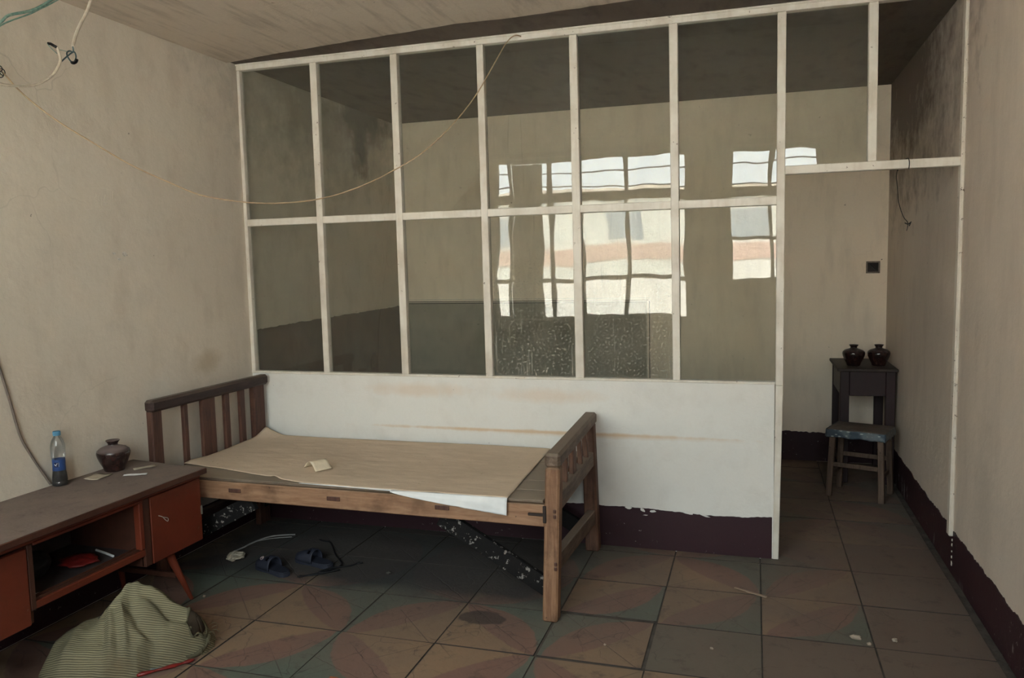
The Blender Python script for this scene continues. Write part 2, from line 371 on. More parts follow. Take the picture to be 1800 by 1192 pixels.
# ceiling: sooty slab, and the paler front lining that stops short of the glazed partition with a wavy lip
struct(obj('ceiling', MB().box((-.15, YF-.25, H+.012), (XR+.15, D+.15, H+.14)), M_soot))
lip = [(0, -.10), (.15, -.125), (.39, -.174), (.62, -.20), (.89, -.24), (1.28, -.285), (1.64, -.336), (1.96, -.325), (2.28, -.349), (2.58, -.376), (3.1, -.40), (3.6, -.42), (XR, -.43)]
lip2 = []
for (p, q) in zip(lip, lip[1:]):
    for k in range(5):
        t_ = k/5; lip2.append((p[0]+(q[0]-p[0])*t_, p[1]+(q[1]-p[1])*t_+.010*noise.noise(Vector((p[0]*5+k, 2, 0)))))
lip2.append(lip[-1])
struct(obj('ceiling_lining', MB().prism([(0, YF), (XR, YF)]+lip2[::-1], H, H+.013, .003), M_ceil))

# front window wall (behind the camera) with two openings
def slab(lst, name, mat):
    mb = MB()
    for lo, hi in lst: mb.box(lo, hi)
    return struct(obj(name, mb, mat))
W1 = (.12, 2.50, 1.0, 2.93); W2 = (2.93, 3.90, 1.43, 2.93); ya, yb = YF-.25, YF
WF = slab([((0, ya, -.1), (XR, yb, 1.0)), ((0, ya, 2.93), (XR, yb, H+.1)), ((0, ya, 1.0), (W1[0], yb, 2.93)), ((W1[1], ya, 1.0), (W2[0], yb, 2.93)),
      ((W2[1], ya, 1.0), (XR, yb, 2.93)), ((W2[0], ya, 1.0), (W2[1], yb, W2[2]))], 'wall_front', M_right)
def room_window(name, W_, mull, rails):
    root = struct(empty(name, ((W_[0]+W_[1])/2, YF-.16, W_[2])))
    y0, y1 = YF-.19, YF-.14
    for lo, hi in (((W_[0], y0, W_[2]), (W_[0]+.05, y1, W_[3])), ((W_[1]-.05, y0, W_[2]), (W_[1], y1, W_[3])), ((W_[0]+.05, y0, W_[2]), (W_[1]-.05, y1, W_[2]+.05)), ((W_[0]+.05, y0, W_[3]-.05), (W_[1]-.05, y1, W_[3]))):
        obj('frame_bar', MB().box(lo, hi, .004), M_frame, root)
    xs = [W_[0]+.05]+[v for mm in mull for v in (mm[0]-mm[1]/2, mm[0]+mm[1]/2)]+[W_[1]-.05]
    zs = [W_[2]+.05]+[v for mm in rails for v in (mm[0]-mm[1]/2, mm[0]+mm[1]/2)]+[W_[3]-.05]
    for mm in mull: obj('mullion', MB().box((mm[0]-mm[1]/2, y0, W_[2]+.05), (mm[0]+mm[1]/2, y1, W_[3]-.05), .004), M_frame, root)
    for k in range(0, len(xs), 2):
        for mm in rails: obj('glazing_bar', MB().box((xs[k], y0, mm[0]-mm[1]/2), (xs[k+1], y1, mm[0]+mm[1]/2), .004), M_frame, root)
        for l in range(0, len(zs), 2):
            obj('pane', MB().box((xs[k], y0+.02, zs[l]), (xs[k+1], y0+.024, zs[l+1])), M_clear, root)
    return root
room_window('window_2', W1, [(.33, .05), (.86, .06), (1.22, .07), (1.755, .05), (2.33, .05)], [(2.45, .11), (1.49, .05)])
room_window('window_3', W2, [(3.40, .05)], [(2.44, .11), (1.93, .04)])

# ------------------------------------------------------------------ glazed partition
struct(obj('wall_partition', MB().box((0, .0, -.05), (3.325, .06, .995)), M_part))
def ragged(name, axis, u0, u1, base, hts, thick, mat, side, z0=0, rag=.006, step_=.008):
    """painted band with an uneven hand-painted top edge; axis = direction it runs, base = plane coordinate"""
    mb = MB(); n_ = int((u1-u0)/step_); vt = []
    for k in range(n_+1):
        u = u0+(u1-u0)*k/n_; t_ = k/n_*(len(hts)-1); i_ = min(int(t_), len(hts)-2); h_ = hts[i_]+(hts[i_+1]-hts[i_])*(t_-i_)
        h_ += rag*noise.noise(Vector((u*9, base, 1)))+rag*.7*noise.noise(Vector((u*40, base, 5)))
        for d_ in (0, thick):
            for z_ in (z0, h_):
                p = (u, base+side*d_, z_) if axis == 'x' else (base+side*d_, u, z_)
                vt.append(mb.bm.verts.new(p))
    for k in range(n_):
        A_ = vt[k*4:k*4+4]; B_ = vt[k*4+4:k*4+8]
        mb.bm.faces.new((A_[2], B_[2], B_[3], A_[3])); mb.bm.faces.new((A_[1], A_[3], B_[3], B_[1])); mb.bm.faces.new((A_[0], A_[1], B_[1], B_[0])); mb.bm.faces.new((A_[0], B_[0], B_[2], A_[2]))
    mb.bm.faces.new((vt[0], vt[1], vt[3], vt[2])); mb.bm.faces.new((vt[-4], vt[-3], vt[-1], vt[-2]))
    return obj(name, mb, mat)
struct(ragged('baseboard_partition', 'x', .0, 3.318, 0, [.30, .30, .30, .265, .24, .235, .24, .243, .238, .222, .235], .003, M_maroon, -1))
struct(ragged('baseboard_right', 'y', YF, D-.003, XR, [.21, .21, .22, .235, .24, .24, .235, .23, .24, .25], .004, M_maroon, -1, rag=.012))
struct(ragged('baseboard_left', 'y', YF, -.003, 0, [.24]*4, .004, M_maroon, 1))
struct(ragged('baseboard_back', 'x', 2.45, XR-.005, D, [.25, .245, .25, .235, .24], .004, M_maroon, -1, rag=.010))
BP = bpy.data.objects['baseboard_partition']
for (x, z, w_, h_, r_) in ((2.52, .236, .026, .008, .1), (2.60, .230, .020, .012, .4), (2.66, .226, .030, .008, -.1), (2.86, .232, .050, .010, .2), (2.95, .222, .050, .005, .3), (2.62, .200, .016, .003, 0)):
    pl = [(math.cos(t)*w_*random.uniform(.5, 1), math.sin(t)*h_*random.uniform(.6, 1)) for t in [k*math.pi/5 for k in range(10)]]
    mb = MB(); mb.prism(pl, 0, .002, .0004)
    bmesh.ops.transform(mb.bm, matrix=Matrix.Translation((x, -.003, z)) @ Matrix.Rotation(r_, 4, 'Y') @ Matrix.Rotation(math.pi/2, 4, 'X'), verts=mb.bm.verts)
    o = obj('bare_chip', mb, M_part, BP)
# back room dados
ragged('dado_band', 'y', .07, D-.002, 0, [1.27, 1.285, 1.295, 1.305], .003, M_brown, 1, rag=.008).parent = None
o = bpy.data.objects['dado_band']; o.parent = WL; o.location = o.location-wloc(WL); o['label'] = 'brown painted lower part of the wall'
o = obj('dado_band', MB().box((.004, D-.003, 0), (2.325, D, 1.335)), M_olive, WB); o['label'] = 'olive painted lower part of the wall with striped border'
for k, z_ in enumerate((1.325, 1.343, 1.361)):
    obj('border_stripe', MB().box((.004, D-.005, z_-.004), (2.33+.012*k, D-.003, z_+.003)), M_line if k < 2 else M_paleline, WB)
for k in range(2): obj('border_stripe', MB().box((2.325+.022*k, D-.005, 0), (2.333+.022*k, D-.003, 1.335)), M_paleline if k == 0 else M_line, WB)

PT = struct(empty('window_1', (1.68, .025, .995)))
F0, F1 = -.006, .042
ST = [((0, .021), (0, .028)), ((.535, .583), (.544, .586)), ((1.088, 1.134), (1.098, 1.145)), ((1.645, 1.688), (1.656, 1.702)), ((2.202, 2.248), (2.214, 2.265)), ((2.76, 2.807), (2.777, 2.819))]
def stile(name, top, bot, zt, zb, f0=F0, f1=F1):
    P_ = [(bot[0], f0, zb), (bot[1], f0, zb), (bot[1], f1, zb), (bot[0], f1, zb), (top[0], f0, zt), (top[1], f0, zt), (top[1], f1, zt), (top[0], f1, zt)]
    return obj(name, MB().hexa(P_, .003), M_frame, PT)
for t_, b_ in ST: stile('stile', t_, b_, 2.956, .998)
stile('stile', (3.323, 3.367), (3.330, 3.370), 2.956, .98)
obj('door_post', MB().hexa([(3.323, F0, 0), (3.354, F0, 0), (3.354, .06, 0), (3.323, .06, 0), (3.330, F0, .98), (3.370, F0, .98), (3.370, .06, .98), (3.330, .06, .98)], .003), M_frame, PT)
stile('stile', (3.764, 3.809), (3.771, 3.814), 2.956, 2.161)
obj('top_rail', MB().box((0, F0-.004, 2.956), (XR-.02, F1, 2.992), .003), M_frame, PT)
obj('top_bead', MB().box((0, F0-.012, 2.984), (3.80, F0-.004, 2.996), .002), M_frame, PT)
obj('bottom_rail', MB().hexa([(.0, F0-.002, .985), (3.33, F0-.002, .985), (3.33, F1, .985), (0, F1, .985), (0, F0-.002, 1.001), (3.33, F0-.002, .999), (3.33, F1, .999), (0, F1, 1.001)], .002), M_frame, PT)
tx = lambda z_, S_: (S_[1][0]+(S_[0][0]-S_[1][0])*(z_-1)/1.956, S_[1][1]+(S_[0][1]-S_[1][1])*(z_-1)/1.956)
STA = ST+[((3.323, 3.367), (3.330, 3.370))]
for k in range(6):
    xa, xb = tx(1.98, STA[k])[1], tx(1.98, STA[k+1])[0]
    obj('mid_rail', MB().box((xa-.002, F0+.001, 1.958), (xb+.002, F1-.001, 2.003), .003), M_frame, PT)
obj('transom_rail', MB().box((3.368, F0, 2.116), (XR-.018, F1, 2.161), .003), M_frame, PT)
def pane(k, z0, z1, mat):
    (a0, a1), (b0, b1) = [(tx(z0, STA[j])[i], tx(z1, STA[j])[i]) for j, i in ((k, 1), (k+1, 0))]
    rx, rz = random.uniform(-.003, .003), random.uniform(-.003, .003)
    y = .024
    P_ = [(a0-.003, y, z0-.003), (b0+.003, y, z0-.003), (b0+.003, y+.003, z0-.003), (a0-.003, y+.003, z0-.003), (a1-.003, y, z1+.003), (b1+.003, y, z1+.003), (b1+.003, y+.003, z1+.003), (a1-.003, y+.003, z1+.003)]
    cx_, cz_ = (a0+b0)/2, (z0+z1)/2
    P_ = [(p[0], p[1]+(p[2]-cz_)*rx+(p[0]-cx_)*rz, p[2]) for p in P_]
    obj('pane', MB().hexa(P_), mat, PT)
for k in range(6):
    pane(k, .999, 1.958, M_panewet if k in (3, 4) else M_pane); pane(k, 2.003, 2.956, M_panewet if k == 3 else M_pane)
P_ = [(3.366, .024, 2.158), (3.774, .024, 2.158), (3.774, .027, 2.158), (3.366, .027, 2.158), (3.364, .024, 2.96), (3.767, .024, 2.96), (3.767, .027, 2.96), (3.364, .027, 2.96)]
obj('pane', MB().hexa(P_), M_pane, PT)
# white jamb strip on the right wall
struct(obj('trim_1', MB().hexa([(XR-.024, -.012, .205), (XR, -.012, .205), (XR, .045, .205), (XR-.024, .045, .205), (XR-.018, -.012, H), (XR, -.012, H), (XR, .045, H), (XR-.018, .045, H)], .005), M_jamb))

for (z, hh, dx) in ((.178, .012, 0), (.150, .016, .004), (.118, .009, .001), (.085, .014, .003), (.045, .020, .002), (.062, .008, .006)):
    obj('paint_flake', MB().hexa([(XR-.007, -.004+dx, z), (XR-.004, -.006, z), (XR-.004, .006, z+.002), (XR-.007, .004+dx, z), (XR-.007, -.003, z+hh), (XR-.004, -.004, z+hh), (XR-.004, .003+dx, z+hh*.8), (XR-.007, .003, z+hh)]), M_jamb, bpy.data.objects['trim_1'])

# scratched writing on the left wall: a ruled box with 346
M_scr = simple('scratched_plaster', (.70, .63, .53), .9)
mb = MB()
def stroke(pts, r=.0011): mb.tube([(.0006, y, z) for y, z in pts], r, 5, 2, 1)
stroke([(-1.262, 2.105), (-1.20, 2.108), (-1.128, 2.103)]); stroke([(-1.116, 2.096), (-1.118, 2.06), (-1.118, 2.020)]); stroke([(-1.30, 1.993), (-1.22, 2.0), (-1.14, 2.002)])
stroke([(-1.247, 2.072), (-1.236, 2.078), (-1.228, 2.066), (-1.240, 2.050), (-1.228, 2.038), (-1.232, 2.022), (-1.246, 2.016)])
stroke([(-1.206, 2.076), (-1.212, 2.044), (-1.186, 2.042)]); stroke([(-1.196, 2.060), (-1.194, 2.010)])
stroke([(-1.166, 2.074), (-1.176, 2.048), (-1.170, 2.026), (-1.158, 2.030), (-1.158, 2.044), (-1.172, 2.044)])
o = obj('scratched_writing', mb, M_scr, WL); o['label'] = 'scratched box around the figures 346'
# torn plaster chips on the left wall
M_chip = simple('bare_plaster', (.66, .62, .57), .9, (.3, .25, .2), 60, .6, .8, .004)
for (y, z, r) in ((-1.063, 1.768, .017), (-1.135, 1.772, .010), (-1.10, 1.742, .009)):
    mb = MB(); mb.prism([(math.cos(t)*r*random.uniform(.6, 1), math.sin(t)*r*1.4*random.uniform(.6, 1)) for t in [k*math.pi/5 for k in range(10)]], 0, .003, .0008)
    bmesh.ops.transform(mb.bm, matrix=Matrix.Translation((.0, y, z)) @ Matrix.Rotation(math.pi/2, 4, 'Y'), verts=mb.bm.verts)
    obj('plaster_chip', mb, M_chip, WL)

# ------------------------------------------------------------------ wooden daybed
W_light = wood('worn_light_wood_x', (.36, .21, .125), (.22, .115, .065), 'x', .6, .5, (.27, .20, .14))
W_post = wood('worn_light_wood_z', (.31, .175, .10), (.17, .085, .048), 'z', .6, .4, (.26, .19, .14), .6)
W_mid = wood('reddish_brown_wood_z', (.17, .088, .055), (.085, .042, .03), 'z', .6, .3, (.22, .17, .13), .6)
W_darkz = wood('dark_wood_z', (.13, .062, .042), (.06, .028, .022), 'z', .5, .3)
W_darky = wood('dark_wood_y', (.07, .042, .036), (.035, .02, .018), 'y', .45, .45, (.20, .16, .13))
W_raily = wood('weathered_wood_y', (.20, .14, .10), (.10, .065, .045), 'y', .6, .75, (.24, .19, .15))
W_plank = wood('dusty_planks', (.24, .18, .135), (.12, .085, .06), 'x', .75, .8, (.29, .235, .18))
W_brace = paintwork('black_painted_board', (.010, .009, .009), chip=(.20, .18, .165), amt=.59, rough=.75, grime=(.018, .016, .015), spec=.1)
M_iron = simple('dark_iron', (.05, .035, .03), .6, metal=.5)
bed = tag(empty('daybed', (1.2, -.56, 0)), 'old narrow wooden bed with slatted ends standing against the glazed partition', 'bed')
# foot end, leaning slightly inwards at the top
def post(x0b, x1b, x0t, x1t, y0, y1, zt, mat, bev=.008):
    return obj('leg', MB().hexa([(x0b, y0, 0), (x1b, y0, 0), (x1b, y1, 0), (x0b, y1, 0), (x0t, y0, zt), (x1t, y0, zt), (x1t, y1, zt), (x0t, y1, zt)], bev), mat, bed)
post(2.276, 2.348, 2.303, 2.372, -1.078, -1.005, .738, W_post)
post(2.285, 2.365, 2.268, 2.340, -.128, -.055, .75, W_mid)
obj('top_rail', MB().beam((2.339, -1.085, .772), (2.308, -.045, .775), .074, .066, bev=.012), W_raily, bed)
obj('side_panel_rail', MB().beam((2.328, -1.005, .548), (2.318, -.128, .548), .045, .085, bev=.005), W_raily, bed)
obj('stretcher', MB().beam((2.318, -1.005, .258), (2.322, -.128, .205), .045, .085, bev=.005), W_raily, bed)
for y, wd in ((-.925, .05), (-.765, .028), (-.585, .075), (-.405, .028), (-.25, .028)):
    xx = 2.335-.03*(y+1.08)
    obj('slat', MB().hexa([(2.310, y-wd/2, .588), (2.335, y-wd/2, .588), (2.335, y+wd/2, .588), (2.310, y+wd/2, .588), (xx-.013, y-wd/2, .742), (xx+.012, y-wd/2, .742), (xx+.012, y+wd/2, .742), (xx-.013, y+wd/2, .742)], .003), W_mid, bed)
# head end
obj('leg', MB().box((.084, -1.080, 0), (.124, -1.000, .925), .006), W_darkz, bed)
obj('leg', MB().box((.084, -.170, 0), (.124, -.055, .925), .006), W_darkz, bed)
obj('top_rail', MB().beam((.112, -1.092, .952), (.112, -.03, .952), .062, .066, bev=.014), W_darky, bed)
for y, wd in ((-.803, .034), (-.605, .118), (-.432, .046), (-.280, .048)):
    obj('slat', MB().box((.092, y-wd/2, .50), (.116, y+wd/2, .925), .003), W_darkz, bed)
obj('side_panel_rail', MB().box((.085, -1.0, .46), (.122, -.17, .55), .005), W_darky, bed)
obj('stretcher', MB().box((.085, -1.0, .2), (.122, -.17, .27), .005), W_darky, bed)
# side rails, slightly sagging board
fr_ = obj('side_rail', MB().hexa([(.124, -1.062, .468), (2.290, -1.062, .452), (2.290, -1.022, .452), (.124, -1.022, .468), (.124, -1.062, .562), (2.296, -1.062, .556), (2.296, -1.022, .556), (.124, -1.022, .562)], .004), W_light, bed)
fr_['label'] = 'pale worn front rail with dark tenon ends'
obj('side_rail', MB().box((.124, -.11, .46), (2.275, -.07, .555), .004), W_light, bed)
for x, dz in ((.61, 0), (1.193, -.004), (1.782, -.008)):
    obj('tenon', MB().box((x-.037, -1.0665, .506+dz), (x+.037, -1.058, .528+dz), .002), W_darkz, bed)
# deck planks
ys = [-1.058, -.90, -.735, -.55, -.365, -.205, -.065]
for k, (y0, y1) in enumerate(zip(ys, ys[1:])):
    dz = random.uniform(-.001, .001)
    obj('plank', MB().box((.128, y0+.003, .5625+dz), (2.262+random.uniform(-.006, .006) if k else 2.285, y1-.003, .577+dz), .002), W_plank, bed)
# diagonal braces
for (p0, p1) in (((1.74, -.975, .435), (2.30, -.975, .115)), ((1.74, -.14, .435), (2.30, -.14, .115)), ((.66, -.975, .435), (.13, -.975, .16)), ((.66, -.14, .435), (.13, -.14, .16))):
    obj('brace', MB().beam(p0, p1, .032, .088, (0, 0, 1), .003), W_brace, bed)
# iron peg and wedges on the front foot post
kb = obj('iron_pin', MB().box((2.215, -1.075, .506), (2.292, -1.062, .518), .002).box((2.290, -1.086, .478), (2.305, -1.076, .558), .002), M_iron, bed)
kb['label'] = 'dark iron cross pin in the front foot post'
for z_ in (.535, .51, .285, .262): obj('tenon', MB().box((2.338, -1.0815, z_-.010), (2.352, -1.074, z_+.009), .003), W_darkz, bed)

# paper on the bed
s = N('brown_kraft_paper'); p = s.pos(False)
cr = s.math('MULTIPLY', s.step(s.noise(s.pos(False, (1, 6, 1)), 2.2, 4, .6), .60, .63), s.step(s.noise(p, 1.3, 2), .5, .6))
c1 = s.mix(s.step(s.noise(p, 2.2, 4, .6), .35, .7), (.66, .525, .40), (.58, .46, .345)); c1 = s.mix(s.math('MULTIPLY', cr, .3), c1, (.58, .49, .38))
c1 = s.mix(s.math('MULTIPLY', s.specks(p, 40, .735, .75), .7), c1, (.12, .09, .06))
c1 = s.mix(s.step(s.noise(p, 150, 3), .4, .7, 0, .2), c1, (.45, .36, .26))
s.bsdf(c1, .8, s.bump(s.noise(s.pos(False, (1, 3, 1)), 3.5, 5, .55), .5, .015), spec=.2); M_kraft = s.m
M_white = simple('white_paper', (.72, .72, .72), .7, (.5, .5, .5), 8, .4, .3, .004)
sheet = tag(empty('paper_sheet', (1.1, -.56, .58)), 'large sheet of brown kraft paper covering the bed boards', 'paper')
fe = [(.128, -.86), (.25, -.868), (.36, -.885), (.46, -.905), (.64, -.958), (.80, -.985), (.82, -1.005), (1.01, -1.057), (1.2, -1.066), (1.4, -1.069), (1.6, -1.071), (1.9, -1.072), (2.118, -1.072)]
def fedge(x):
    for (a0, b0), (a1, b1) in zip(fe, fe[1:]):
        if a0 <= x <= a1: return b0+(b1-b0)*(x-a0)/(a1-a0)
    return fe[-1][1]
def paper(u, v):
    x0_, x1_ = .128, 2.118-.048*v
    x = x0_+(x1_-x0_)*u; yf = fedge(x)+.005*noise.noise(Vector((x*14, 0, 0))); yb_ = -.062
    y = yf+(yb_-yf)*v
    z = .5815+.0035*(noise.noise(Vector((x*2.2, y*4, 0)))+.6)+.0015*noise.noise(Vector((x*9, y*14, 3)))
    z += .045*max(0, 1-math.hypot(x-.12, y+.06)/.16)**1.5 + .012*max(0, 1-math.hypot(x-.14, (y+.80))/.14) + .010*math.exp(-((x-.82)/.03)**2)*max(0, 1-v*8)
    z += .02*max(0, 1-(x-.128)/.12)*max(0, v-.3)
    return (x, y, z)
obj('brown_sheet', MB().grid(paper, 110, 60, .0012), M_kraft, sheet, smooth='all')
def flap(u, v):
    x = 1.52+(2.116-1.52)*u
    drop = (.006+.075*(u**.75))*(1+.03*noise.noise(Vector((u*18, 0, 0)))); t_ = v
    y = -1.0715-.012*math.sin(min(1, t_*2)*math.pi/2)-.004*t_+.002*noise.noise(Vector((x*20, t_*3, 0))); z = .583-drop*t_
    return (x, y, z)
fo = obj('folded_edge', MB().grid(flap, 40, 10, .0012), M_white, sheet, smooth='all'); fo['label'] = 'white underside hanging over the front rail'
s = obj('torn_lip', MB().grid(lambda u, v: (1.0+.55*u, -1.066-.004*v*u, .584-.006*v*(.4+u)+.002*noise.noise(Vector((u*30, 0, 0)))), 30, 3, .001), M_white, sheet, smooth='all')
# curled card on the paper
def card(u, v):
    ang = math.radians(-30); L_, Wd = .150, .10
    s_ = (u-.5)*L_; zz = .046*math.cos((u-.5)*math.pi*.95)**1.0
    lx = s_*.86; ly = (v-.5)*Wd
    return (.952+lx*math.cos(ang)-ly*math.sin(ang)*1.0, -.800+lx*math.sin(ang)+ly*math.cos(ang), .5885+zz)
M_card = simple('tan_card', (.70, .60, .45), .7, (.35, .28, .2), 20, .4)
tag(obj('curled_card', MB().grid(card, 16, 6, .0015), M_card, smooth='all'), 'small curled piece of tan card lying on the brown paper of the bed', 'card')

# ------------------------------------------------------------------ low orange cabinet
M_org = N('worn_orange_paint'); s = M_org; p = s.pos(False)
c1 = s.mix(s.step(s.noise(p, 3, 4, .6), .35, .7), (.165, .034, .016), (.125, .024, .012)); c1 = s.mix(s.step(s.noise(p, 30, 4, .7), .5, .8, 0, .5), c1, (.09, .028, .014))
k = s.math('MULTIPLY', s.step(s.noise(p, 30, 4, .7), .70, .72), s.step(s.noise(p, 3, 2), .5, .56)); c1 = s.mix(k, c1, (.45, .36, .28))
s.bsdf(c1, .42, s.bump(s.noise(p, 60, 3), .2, .002), spec=.4); M_org = s.m
M_orgdark = simple('dark_brown_lacquer', (.075, .028, .018), .4, (.04, .018, .012), 20, .5, spec=.4)
M_top = N('dusty_cabinet_top'); s = M_top; p = s.pos(False); c1 = s.mix(s.step(s.noise(p, 4, 5, .65), .3, .7), (.215, .168, .140), (.155, .118, .104)); c1 = s.mix(s.step(s.noise(p, 17, 5, .7), .58, .68, 0, .5), c1, (.10, .078, .070)); c1 = s.mix(s.step(s.noise(p, 120, 2), .45, .7, 0, .25), c1, (.28, .22, .18))
s.bsdf(c1, .8, s.bump(s.noise(p, 60, 4), .2, .003), spec=.2); M_top = s.m
M_inside = simple('cabinet_inside_paint', (.07, .055, .055), .6, (.04, .03, .03), 12, .6)
cab = tag(empty('cabinet', (.27, -1.83, 0)), 'low orange-red sideboard on splayed legs with a dusty grey top', 'cabinet')
XF = .465; YE, YW = -1.145, -2.515; ZB, ZT = .275, .640
obj('top', MB().prism([(.006, -1.105), (.006, -2.55), (.522, -2.55), (.530, -1.185)], .645, .665, .004), M_top, cab)
obj('top_edging', MB().hexa([(.522, -2.552, .640), (.533, -2.552, .640), (.541, -1.183, .640), (.530, -1.183, .640), (.522, -2.552, .668), (.533, -2.552, .668), (.541, -1.183, .668), (.530, -1.183, .668)], .003), M_orgdark, cab)
obj('end_panel', MB().box((.02, YE-.016, ZB), (XF-.02, YE, .645), .003), M_org, cab)
obj('end_panel', MB().box((.02, YW, ZB), (XF-.02, YW+.016, .645), .003), M_org, cab)
obj('back_panel', MB().box((.012, YW, ZB+.03), (.02, YE, .645)), M_inside, cab)
obj('partition', MB().box((.02, -1.556, ZB), (XF-.012, -1.536, .645), .002), M_orgdark, cab)
obj('partition', MB().box((.02, -2.176, ZB), (XF-.012, -2.156, .645), .002), M_orgdark, cab)
obj('bottom_panel', MB().box((.02, YE-.39, ZB), (XF-.022, YE-.016, ZB+.014)), M_orgdark, cab)
obj('bottom_panel', MB().box((.02, YW+.016, ZB), (XF-.022, -2.176, ZB+.014)), M_orgdark, cab)
obj('shelf', MB().box((.02, -2.156, .335), (XF-.022, -1.556, .352)), M_inside, cab)
obj('upper_rail', MB().box((XF-.022, YW, .602), (XF, YE, .645), .003), M_org, cab)
obj('lower_rail', MB().box((XF-.022, -2.158, .330), (XF, -1.545, .362), .003), M_org, cab)
obj('sliding_track', MB().box((XF-.055, -2.150, .352), (XF-.020, -1.560, .368), .001).box((XF-.018, -2.150, .362), (XF-.012, -1.560, .372)).box((XF-.036, -2.150, .368), (XF-.032, -1.560, .376)), M_orgdark, cab)
obj('frame_post', MB().box((XF-.022, -1.556, ZB), (XF+.001, -1.512, .602), .003), M_orgdark, cab)
obj('frame_post', MB().box((XF-.022, -2.176, .33), (XF+.001, -2.150, .602), .003), M_orgdark, cab)
obj('opening_bead', MB().box((XF-.03, -1.582, .366), (XF+.004, -1.556, .604), .003), M_org, cab)
obj('opening_bead', MB().box((XF-.03, -2.15, .592), (XF+.006, -1.556, .606), .003), M_org, cab)
dr = obj('door', MB().box((XF-.018, -1.508, ZB), (XF+.003, -1.152, .600), .003), M_org, cab)
hd = obj('wire_pull', MB().tube([(XF+.005, -1.462, .498), (XF+.014, -1.452, .492), (XF+.010, -1.437, .482), (XF+.012, -1.425, .466), (XF+.012, -1.410, .455), (XF+.010, -1.404, .466), (XF+.012, -1.418, .475), (XF+.009, -1.437, .483)], .0016, 6, 4), simple('pale_wire', (.45, .40, .36), .5), dr)
obj('hinge', MB().box((XF+.003, -1.160, .41), (XF+.006, -1.146, .455), .001).tube([(XF+.004, -1.151, .41), (XF+.004, -1.151, .456)], .004, 8, 1), simple('tarnished_hinge', (.25, .22, .18), .5, metal=.6), dr)
dl = obj('door', MB().box((XF-.018, -2.505, ZB), (XF+.003, -2.180, .590), .003), M_org, cab)
for (xt, yt, xb, yb_) in ((.40, -1.34, .470, -1.268), (.40, -2.32, .470, -2.39), (.09, -1.34, .045, -1.268), (.09, -2.32, .045, -2.39)):
    mb = MB(); mb.tube([(xb, yb_, 0), ((xt+xb)/2, (yt+yb_)/2, ZB/2), (xt, yt, ZB+.002)], lambda t: .010+.014*t, 14, 1)
    obj('leg', mb, M_org, cab, smooth=True)
obj('leg_stretcher', MB().beam((.06, -1.315, .14), (.425, -1.315, .14), .018, .025, bev=.002), M_orgdark, cab)
obj('leg_stretcher', MB().beam((.06, -2.345, .14), (.425, -2.345, .14), .018, .025, bev=.002), M_orgdark, cab)

# things inside the cabinet
def lump(cx, cy_, cz, rx, ry, rz, seed, amp=.25, fr=3.0, n1=20, n2=14):
    mb = MB(); r = bmesh.ops.create_uvsphere(mb.bm, u_segments=n1, v_segments=n2, radius=1)
    for v in mb.bm.verts:
        d = 1+amp*noise.noise(v.co*fr*.5+Vector((seed, 0, 0)))+amp*.5*abs(noise.noise(v.co*fr+Vector((0, seed, 0))))
        q = v.co*d; z = max(q.z, -.95); v.co = Vector((cx+q.x*rx, cy_+q.y*ry, cz+z*rz))
    return mb
M_blkbag = simple('black_plastic', (.012, .011, .012), .5, (.025, .022, .022), 10, .5, .6, .01, .3)
M_red = simple('red_plastic', (.20, .015, .012), .35, (.07, .008, .008), 14, .7, .6, .01, .5)
tag(obj('plastic_bag', lump(.24, -2.00, .424, .085, .105, .062, 3.1, .2, 4), M_blkbag, smooth='all'), 'crumpled black plastic bag on the shelf inside the cabinet', 'bag')
tag(obj('snack_packet', lump(.295, -1.775, .376, .080, .070, .018, 8.7, .35, 5), M_red, smooth='all'), 'crumpled red packet beside the black bag on the cabinet shelf', 'packet')
tag(obj('paper_tube', MB().tube([(.225, -1.605, .3575), (.30, -1.628, .3575), (.37, -1.652, .3575)], .0055, 8, 2), M_white, smooth=True), 'thin white tube lying on the cabinet shelf near the right door', 'tube')
tag(obj('cigarette_end', MB().tube([(.385, -2.09, .357), (.400, -2.06, .357)], .004, 8, 1), M_white, smooth=True), 'tiny white stub at the dark left end of the cabinet shelf', 'stub')

# bottle
M_plastic = N('clear_plastic'); s = M_plastic; p = s.pos(False)
gl = s.n('ShaderNodeBsdfGlossy'); gl.inputs['Roughness'].default_value = .08; s.L(s.bump(s.noise(p, 60, 2), .4, .003), gl.inputs['Normal'])
tr = s.n('ShaderNodeBsdfTransparent'); tr.inputs[0].default_value = (.90, .93, .95, 1); lw = s.n('ShaderNodeLayerWeight'); lw.inputs[0].default_value = .35
mx = s.n('ShaderNodeMixShader'); s.L(s.step(lw.outputs['Fresnel'], 0, 1, .03, .6), mx.inputs[0]); s.L(tr.outputs[0], mx.inputs[1]); s.L(gl.outputs[0], mx.inputs[2])
df = s.n('ShaderNodeBsdfDiffuse'); df.inputs[0].default_value = (.55, .55, .55, 1); m2 = s.n('ShaderNodeMixShader'); m2.inputs[0].default_value = .04
s.L(mx.outputs[0], m2.inputs[1]); s.L(df.outputs[0], m2.inputs[2]); s.L(m2.outputs[0], s.out.inputs[0]); M_plastic = s.m
bx, by_ = .045, -1.612
bot = tag(empty('drink_bottle', (bx, by_, .665)), 'clear plastic bottle of dark liquid with a light blue cap, on the cabinet', 'bottle')
Z = .6655
prof = [(0, 0), (.029, 0), (.034, .004), (.0345, .018), (.0325, .022), (.034, .028), (.031, .06), (.0285, .075), (.0275, .10), (.028, .125), (.030, .135), (.0315, .16), (.0325, .178), (.031, .198), (.026, .216), (.019, .230), (.0145, .238), (.0135, .243)]
obj('body', MB().lathe([(r, Z+z) for r, z in prof], bx, by_, 28), M_plastic, bot, smooth='all')
